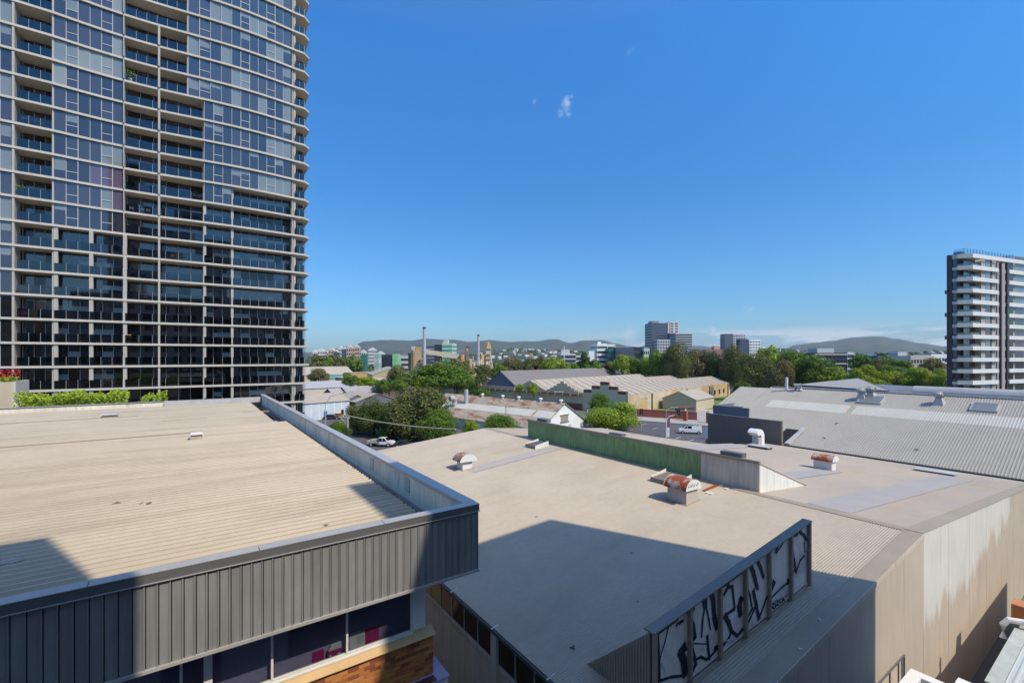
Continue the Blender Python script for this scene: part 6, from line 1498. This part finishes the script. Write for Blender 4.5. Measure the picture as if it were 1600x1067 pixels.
for i in range(60):
    p = Vector((r.uniform(-13.6, -12.4) + (p0 + 12.4) * 0 - 0, 57.6, zz + r.uniform(.3, .9))); b.box(p.x, p.x + .12, p.y, p.y + .1, p.z, p.z + .12)
b.build('flowers', m_car['red'], pl)
b = MB(); b.ext([(p0 + .3, 0), (p0 + 1.6, 0), (p0 + 1.6, H - 4.3), (p0 + .3, H - 3.9)], 'y', 55.9, 56.9); tag(structure(b.build('rubble_bank', m_conc)), 'grey broken wall stub at the left end of the hedge', 'wall')

# far suburb canopy and houses
r = random.Random(21); b = MB()
for i in range(1500):
    px = r.uniform(440, 1640); dep = r.uniform(480, 1750); p = P(px, 0, dep=dep); z = max(0, hz(px, dep)) if dep > 820 else 0; rad = r.uniform(3, 6.5)
    for k in range(26):
        v = Vector((r.gauss(0, 1), r.gauss(0, 1), abs(r.gauss(0, .8)))).normalized() * rad * r.uniform(.7, 1.05); c = Vector((p[0], p[1], z + rad * .7)) + v
        t = v.orthogonal().normalized(); q = v.normalized().cross(t); l = rad * .34
        b.face([c - t * l, c - q * l * .7, c + t * l, c + q * l * .8])
b.build('distant_trees', LM['dark'], kind='stuff')
hm = []
for (wc, rc) in ((m_white, m_pale), (m_pale, m_termr), (m_white, m_darkroof), (m_cream, m_galv), (m_white, m_galv), (m_pale, m_pale)):
    q = MB(); q.box(-6, 6, -5, 5, 0, 5); w1 = q.mesh('wall', wc); q = MB(); q.ext([(-6.6, 5.01), (6.6, 5.01), (0, 8.4)], 'y', -5.5, 5.5); hm.append((w1, q.mesh('roof', rc)))
def house(px, dep, s, lab):
    p = P(px, 0, dep=dep); z = hz(px, dep) - 1 if dep > 820 else 0
    t = thing('house', lab, 'house', (p[0], p[1], z), r.uniform(0, 3), 'houses scattered below the hills'); w1, r1 = hm[r.randrange(6)]
    a = link('wall', w1, t); c = link('roof', r1, t); t.scale = (s, s, s)
hl = 'pale house among the trees on the slopes below the far hills'
for i in range(130):
    c = r.choice([(790, 870), (790, 870), (960, 1010), (1188, 1240), (1240, 1480), (1240, 1480), (720, 790), (870, 935)])
    house(r.uniform(*c), r.uniform(1050, 1600), r.uniform(.7, 1.15), hl)
for (px, dep, s, lab) in [(820, 560, 1.5, 'largest white house cluster left of the white mast'), (835, 520, 1.2, 'white house just left of the white mast'), (848, 600, 1.3, 'white house right of the white mast')]: house(px, dep, s, lab)
# white masts
def mast(px, top, dep, r_, lab):
    p = P(px, 0, dep=dep); z = H + (YH - top) * dep / F; t = thing('mast', lab, 'mast', (p[0], p[1], 0)); b = MB(); b.tube([(0, 0, 0), (0, 0, z)], r_, 8, r2=r_ * .7); b.build('pole', m_white, t, world=False)
    b = MB(); b.tube([(0, 0, z), (0, 0, z + r_)], r_ * .5, 6); b.build('tip', m_capd, t, world=False)
mast(881.5, 541, 300, .35, 'tall white mast before the banded office')

# ================================================================ STREET FURNITURE AND VEHICLES
def pole_obj(px, top, dep, label, m=m_galv, r_=.12, arm=None, name='street_lamp', head=True):
    p = P(px, 0, dep=dep); z = H + (YH - top) * dep / F
    t = thing(name, label, 'street light' if name == 'street_lamp' else 'pole', (p[0], p[1], 0), -YAW)
    b = MB(); b.tube([(0, 0, 0), (0, 0, z)], r_, 8, r2=r_ * .7); b.build('pole', m, t, world=False)
    if arm:
        ax, az_ = arm; b = MB(); b.tube([(0, 0, z - .02), (ax * .25, 0, z + az_ * .7), (ax, 0, z + az_)], r_ * .6, 6); b.build('arm', m, t, world=False)
        if head: b = MB(); b.box(ax - .35, ax + .35, -.15, .15, z + az_ - .1, z + az_ + .08); b.build('lamp_head', m_capd, t, world=False)
    return t, z
pole_obj(508.5, 632, 100, 'slender grey street lamp standing over the concrete parapet', arm=(4.2, 2.6))
pole_obj(790.5, 634, 92, 'brown curved street lamp in front of the rusty roof', m_flash, arm=(1.8, .9))
pole_obj(994, 626, 122, 'thin street lamp in front of the tan wall with long flat arm', arm=(2.6, .6))
pole_obj(918, 640, 118, 'short white pole left of the yellow green street tree', m_white, name='white_pole', r_=.16)
t, z = pole_obj(873, 610, 118, 'power pole with cross arm before the stepped parapets', m_trunk, name='power_pole', r_=.13, arm=(-2.0, .5), head=False)
b = MB(); b.box(-1.2, 1.2, -.08, .08, z - .4, z - .2); b.build('cross_arm', m_galv, t, world=False)
t, z = pole_obj(1041, 657, 103, 'white street lamp with curved arm and hanging banner by the road', m_white, arm=(2.2, 1.3), r_=.13)
part(t, 'banner', M('purple_banner', (.22, .10, .16), .7), .2, .85, -.03, .03, 2.3, 5.4); part(t, 'banner_lower', m_white, .2, .7, -.032, .032, .2, 2.29)
pole_obj(826.5, 556, 300, 'white post rising through the trees left of the lime tree', m_white, name='white_post', r_=.3)
def signal(px, py, dep, lab, arm=0):
    p = P(px, 0, dep=dep); z = H + (YH - py) * dep / F; t = thing('traffic_light', lab, 'traffic light', (p[0], p[1], 0), -YAW, 'traffic lights at the junction')
    if arm:
        b = MB(); b.tube([(-arm, 0, 0), (-arm, 0, z + .8), (-arm * .6, 0, z + 1.5), (-.1, 0, z + 1.5)], .07, 6); b.build('mast_arm', m_galv, t, world=False)
    else:
        b = MB(); b.tube([(0, .15, 0), (0, .15, z + 1)], .06, 6); b.build('post', m_galv, t, world=False)
    b = MB(); b.box(-.35, .35, -.12, .1, z - .3, z + 1.0); b.build('signal_box', m_black, t, world=False)
    for k, m in enumerate((m_car['red'], m_car['orange'], m_teal)):
        b = MB(); b.tube([(0, -.125, z + .75 - k * .4), (0, -.15, z + .75 - k * .4)], .11, 8); b.build('lens', m, t, world=False)
signal(1002, 645, 112, 'traffic light with dark head at the left end of the brick fence'); signal(1060, 647, 104, 'traffic light hung from a mast arm before the gate post', 2.8)
# wooden pole with street lamp arm and thick cable
p = P(543, 0, dep=100); PT = thing('wooden_pole', 'pale timber power pole behind the concrete parapet carrying the thick cable', 'power pole', (p[0], p[1], 0), -YAW)
z = H + (YH - 652) * 100 / F; m_pole = M('weathered_pole', (.38, .35, .28), .9, .15, 1)
b = MB(); b.tube([(0, 0, 0), (0, 0, z)], .30, 10, r2=.24); b.build('pole', m_pole, PT, world=False)
b = MB(); b.bar((-2.0, 0, z + .1), (.5, 0, z - .1), .16); b.bar((-1.7, 0, z + .2), (-.2, 0, z - 1.6), .12); b.build('cross_arm', m_galv, PT, world=False)
b = MB()
for x in (-.9, -.3, .3): b.tube([(x, 0, z + .1), (x, 0, z + .4)], .1, 6)
b.build('insulator', m_white, PT, world=False)
A = Vector(P(540, 648.5, dep=99)); B_ = Vector(P(712, 670.5, dep=80)); pts = []
for k in range(17): f = k / 16; q = A.lerp(B_, f); q.z -= .55 * 4 * f * (1 - f); pts.append(q)
b = MB(); b.tube(pts, .13, 6); tag(b.build('power_cable', m_pole), 'thick grey bundled cable running right from the timber pole', 'cable')

def car(px, py, rz, paint, kind, label, L=4.6, group=None, z=.03):
    x, y = gp(px, py); t = thing({'ute': 'utility_truck', 'van': 'van'}.get(kind, 'parked_car'), label, {'ute': 'truck', 'van': 'van'}.get(kind, 'car'), (x, y, z), rz, group)
    m = m_car[paint]; h = L / 2; w = .88
    if kind == 'van': prof = [(-h, .35), (-h, 1.0), (-h + .1, 1.85), (-h + .4, 1.98), (h - 1.75, 1.98), (h - .95, 1.25), (h - .15, 1.0), (h, .8), (h, .35)]
    elif kind == 'ute': prof = [(-.35, .45), (-.35, 1.05), (-.3, 1.75), (-.1, 1.82), (.95, 1.80), (1.65, 1.18), (h - .25, 1.08), (h, .9), (h, .45)]
    else: prof = [(-h, .32), (-h - .02, .75), (-h + .25, .98), (-h + .75, 1.38), (-h + 1.2, 1.46), (.25, 1.46), (1.0, 1.0), (h - .2, .86), (h, .7), (h, .32)]
    b = MB(); n = len(prof)
    tuck = lambda zz: max(0, (zz - 1.0)) * .22
    b.prism([(a, -w + tuck(c), c) for a, c in prof], [(a, w - tuck(c), c) for a, c in prof]); body = b.build('body', m, t, world=False)
    bv = body.modifiers.new('bevel', 'BEVEL'); bv.width = .06; bv.segments = 2
    if kind == 'van': gl = [[(h - 1.8, 1.25), (h - 1.1, 1.25), (h - 1.72, 1.82), (h - 1.85, 1.82)], [(h - 2.9, 1.25), (h - 1.95, 1.25), (h - 1.95, 1.82), (h - 2.9, 1.82)]]; ws = [(h - 1.70, 1.92), (h - 1.02, 1.32)]
    elif kind == 'ute': gl = [[(.55, 1.12), (1.45, 1.15), (.95, 1.70), (.55, 1.70)], [(-.25, 1.12), (.45, 1.12), (.45, 1.70), (-.2, 1.70)]]; ws = [(1.02, 1.76), (1.62, 1.22)]
    else: gl = [[(-.0, .98), (.85, 1.0), (.25, 1.38), (-.0, 1.38)], [(-h + .85, .98), (-.1, .98), (-.1, 1.38), (-h + 1.25, 1.38)]]; ws = [(.30, 1.43), (.98, 1.03)]
    for g_ in gl:
        for s in (-1, 1):
            b = MB(); b.prism([(a, s * (w - tuck(c) + .004), c) for a, c in g_], [(a, s * (w - tuck(c) + .012), c) for a, c in g_]); b.build('side_window', m_glassc, t, world=False)
    b = MB(); (a0, c0), (a1, c1) = ws; b.prism([(a0, -w + .25, c0), (a1, -w + .14, c1), (a1, w - .14, c1), (a0, w - .25, c0)], [(a0 + .03, -w + .25, c0 + .02), (a1 + .03, -w + .14, c1 + .02), (a1 + .03, w - .14, c1 + .02), (a0 + .03, w - .25, c0 + .02)]); b.build('windscreen', m_glassc, t, world=False)
    wr = .36 if kind != 'ute' else .40
    for sx in (-h + .8, h - .85):
        for s in (-1, 1):
            b = MB(); b.tube([(sx, s * (w - .16), wr), (sx, s * (w + .04), wr)], wr, 14); wo_ = b.build('wheel', m_tyre, t, world=False)
            b = MB(); b.tube([(sx, s * (w + .041), wr), (sx, s * (w + .05), wr)], wr * .55, 10); b.build('rim', m_galv, wo_, world=False)
    for s in (-1, 1):
        b = MB(); b.box(h - .02, h + .02, s * .6 - .17, s * .6 + .17, .68, .84); b.build('headlight', m_galv, t, world=False)
        b = MB(); b.box(-h - .03, -h - .001, s * .65 - .12, s * .65 + .12, .6, .8)
        if kind != 'ute': b.build('tail_light', m_car['red'], t, world=False)
    if kind == 'ute':
        b = MB(); b.box(-h, -.45, -.95, .95, .72, .86); b.box(-h, -h + .06, -.95, .95, .861, 1.2); b.box(-h + .061, -.45, -.95, -.9, .861, 1.15); b.box(-h + .061, -.45, .9, .95, .861, 1.15); b.box(-h, -.36, -.35, .35, .5, .719); b.build('tray', m_galv, t, world=False)
        b = MB(); b.box(-.45, -.42, -.85, .85, .87, 1.8); b.build('headboard', m_capd, t, world=False)
        b = MB(); b.box(-2.1, -.7, -.7, .6, .861, 1.35); b.build('load', m_cream, t, world=False)
    if kind == 'van':
        b = MB(); b.box(-h + .3, h - 1.6, -.75, -.68, 2.1, 2.16); b.box(-h + .3, h - 1.6, .68, .75, 2.1, 2.16)
        for xx in (-1.8, -.6, .5): b.box(xx, xx + .06, -.8, .8, 1.97, 2.09)
        b.build('roof_rack', m_capd, t, world=False)
        b = MB(); b.box(-1.6, 1.2, -.2, .3, 2.17, 2.3); b.build('ladder', m_galv, t, world=False)
    return t
VR = -YAW
car(596, 697, VR + R(-8), 'white', 'ute', 'white crew cab utility truck with laden tray under the trees', 5.3)
car(1078, 677, VR + math.pi + R(-12), 'white', 'van', 'white van with roof rack driving on the road', 5.2)
car(496, 654, VR + R(6), 'red', 'car', 'bright red parked car beside the tower edge')
car(519, 655, VR + R(8), 'dark', 'car', 'dark sports car parked in front of the white workshop')
car(530, 653, VR + R(10), 'orange', 'car', 'orange car parked behind the dark sports car')
car(607, 672, VR + R(80), 'blue', 'car', 'pale blue car half hidden among the dark trees')
car(634, 699, VR + R(0), 'dark', 'car', 'dark car roof showing just above the far edge of the beige roof')
car(1121, 694, VR + R(10), 'dark', 'car', 'dark car by the charcoal screen wall', 4.4)
x, y = gp(1106, 686); t = thing('sign_board', 'blue and white sign board beside the dark car', 'sign', (x, y, 0), -YAW); part(t, 'panel', m_car['blue'], -.6, .5, 0, .1, .6, 2.4); part(t, 'post', m_white, .501, .75, 0, .12, 0, 2.6)
x, y = gp(536, 650); t = thing('office_hut', 'small white portable office with dark windows behind the orange car', 'cabin', (x, y, 0), RZC); part(t, 'wall', m_white, -3, 3, 0, 2.6, .2, 4.6)
for k in range(3): part(t, 'window', m_dark, -2.4 + k * 1.8, -1.6 + k * 1.8, -.05, -.01, 2.9, 3.7)
part(t, 'door', m_dark, -2.2, -1.4, -.05, -.01, .4, 1.8); part(t, 'floor_frame', m_capd, -2.9, 2.9, .1, 2.5, 0, .199)
x, y = gp(503, 652); t = thing('drum', 'red and white drum standing by the workshop door', 'drum', (x, y, 0)); b = MB(); b.tube([(0, 0, 0), (0, 0, .9)], .3, 10); b.build('barrel', m_car['red'], t, world=False); b = MB(); b.tube([(0, 0, .901), (0, 0, 1.2)], .28, 10); b.build('lid', m_white, t, world=False)
# cars glimpsed beyond the tan wall
car(1160, 613, VR + R(20), 'silver', 'car', 'silver car parked in shade beyond the end of the tan wall'); car(1169, 612, VR + R(20), 'white', 'car', 'white car parked in shade behind the silver car')
pole_obj(1383, 594, 150, 'left pale post in the dark under the lime canopy trees', m_galv, name='white_post', r_=.13); pole_obj(1391, 596, 152, 'right pale post in the dark under the lime canopy trees', m_galv, name='white_post', r_=.13); pole_obj(1424, 604, 150, 'short pale post left of the round ridge ventilator', m_galv, name='white_post', r_=.1)

# ================================================================ AIR
hb = MB(); hb.box(-8600, 8600, -8600, 8600, -1, 330)
m_haze = bpy.data.materials.new('haze_air'); m_haze.use_nodes = True; ht = m_haze.node_tree; ht.nodes.remove(ht.nodes['Principled BSDF'])
pv = N(ht, 'ShaderNodeVolumePrincipled'); pv.inputs['Color'].default_value = (.80, .88, 1, 1); pv.inputs['Density'].default_value = .00006; pv.inputs['Anisotropy'].default_value = 0.1
ht.links.new(pv.outputs[0], ht.nodes['Material Output'].inputs['Volume'])
hb.build('haze', m_haze, kind='stuff')
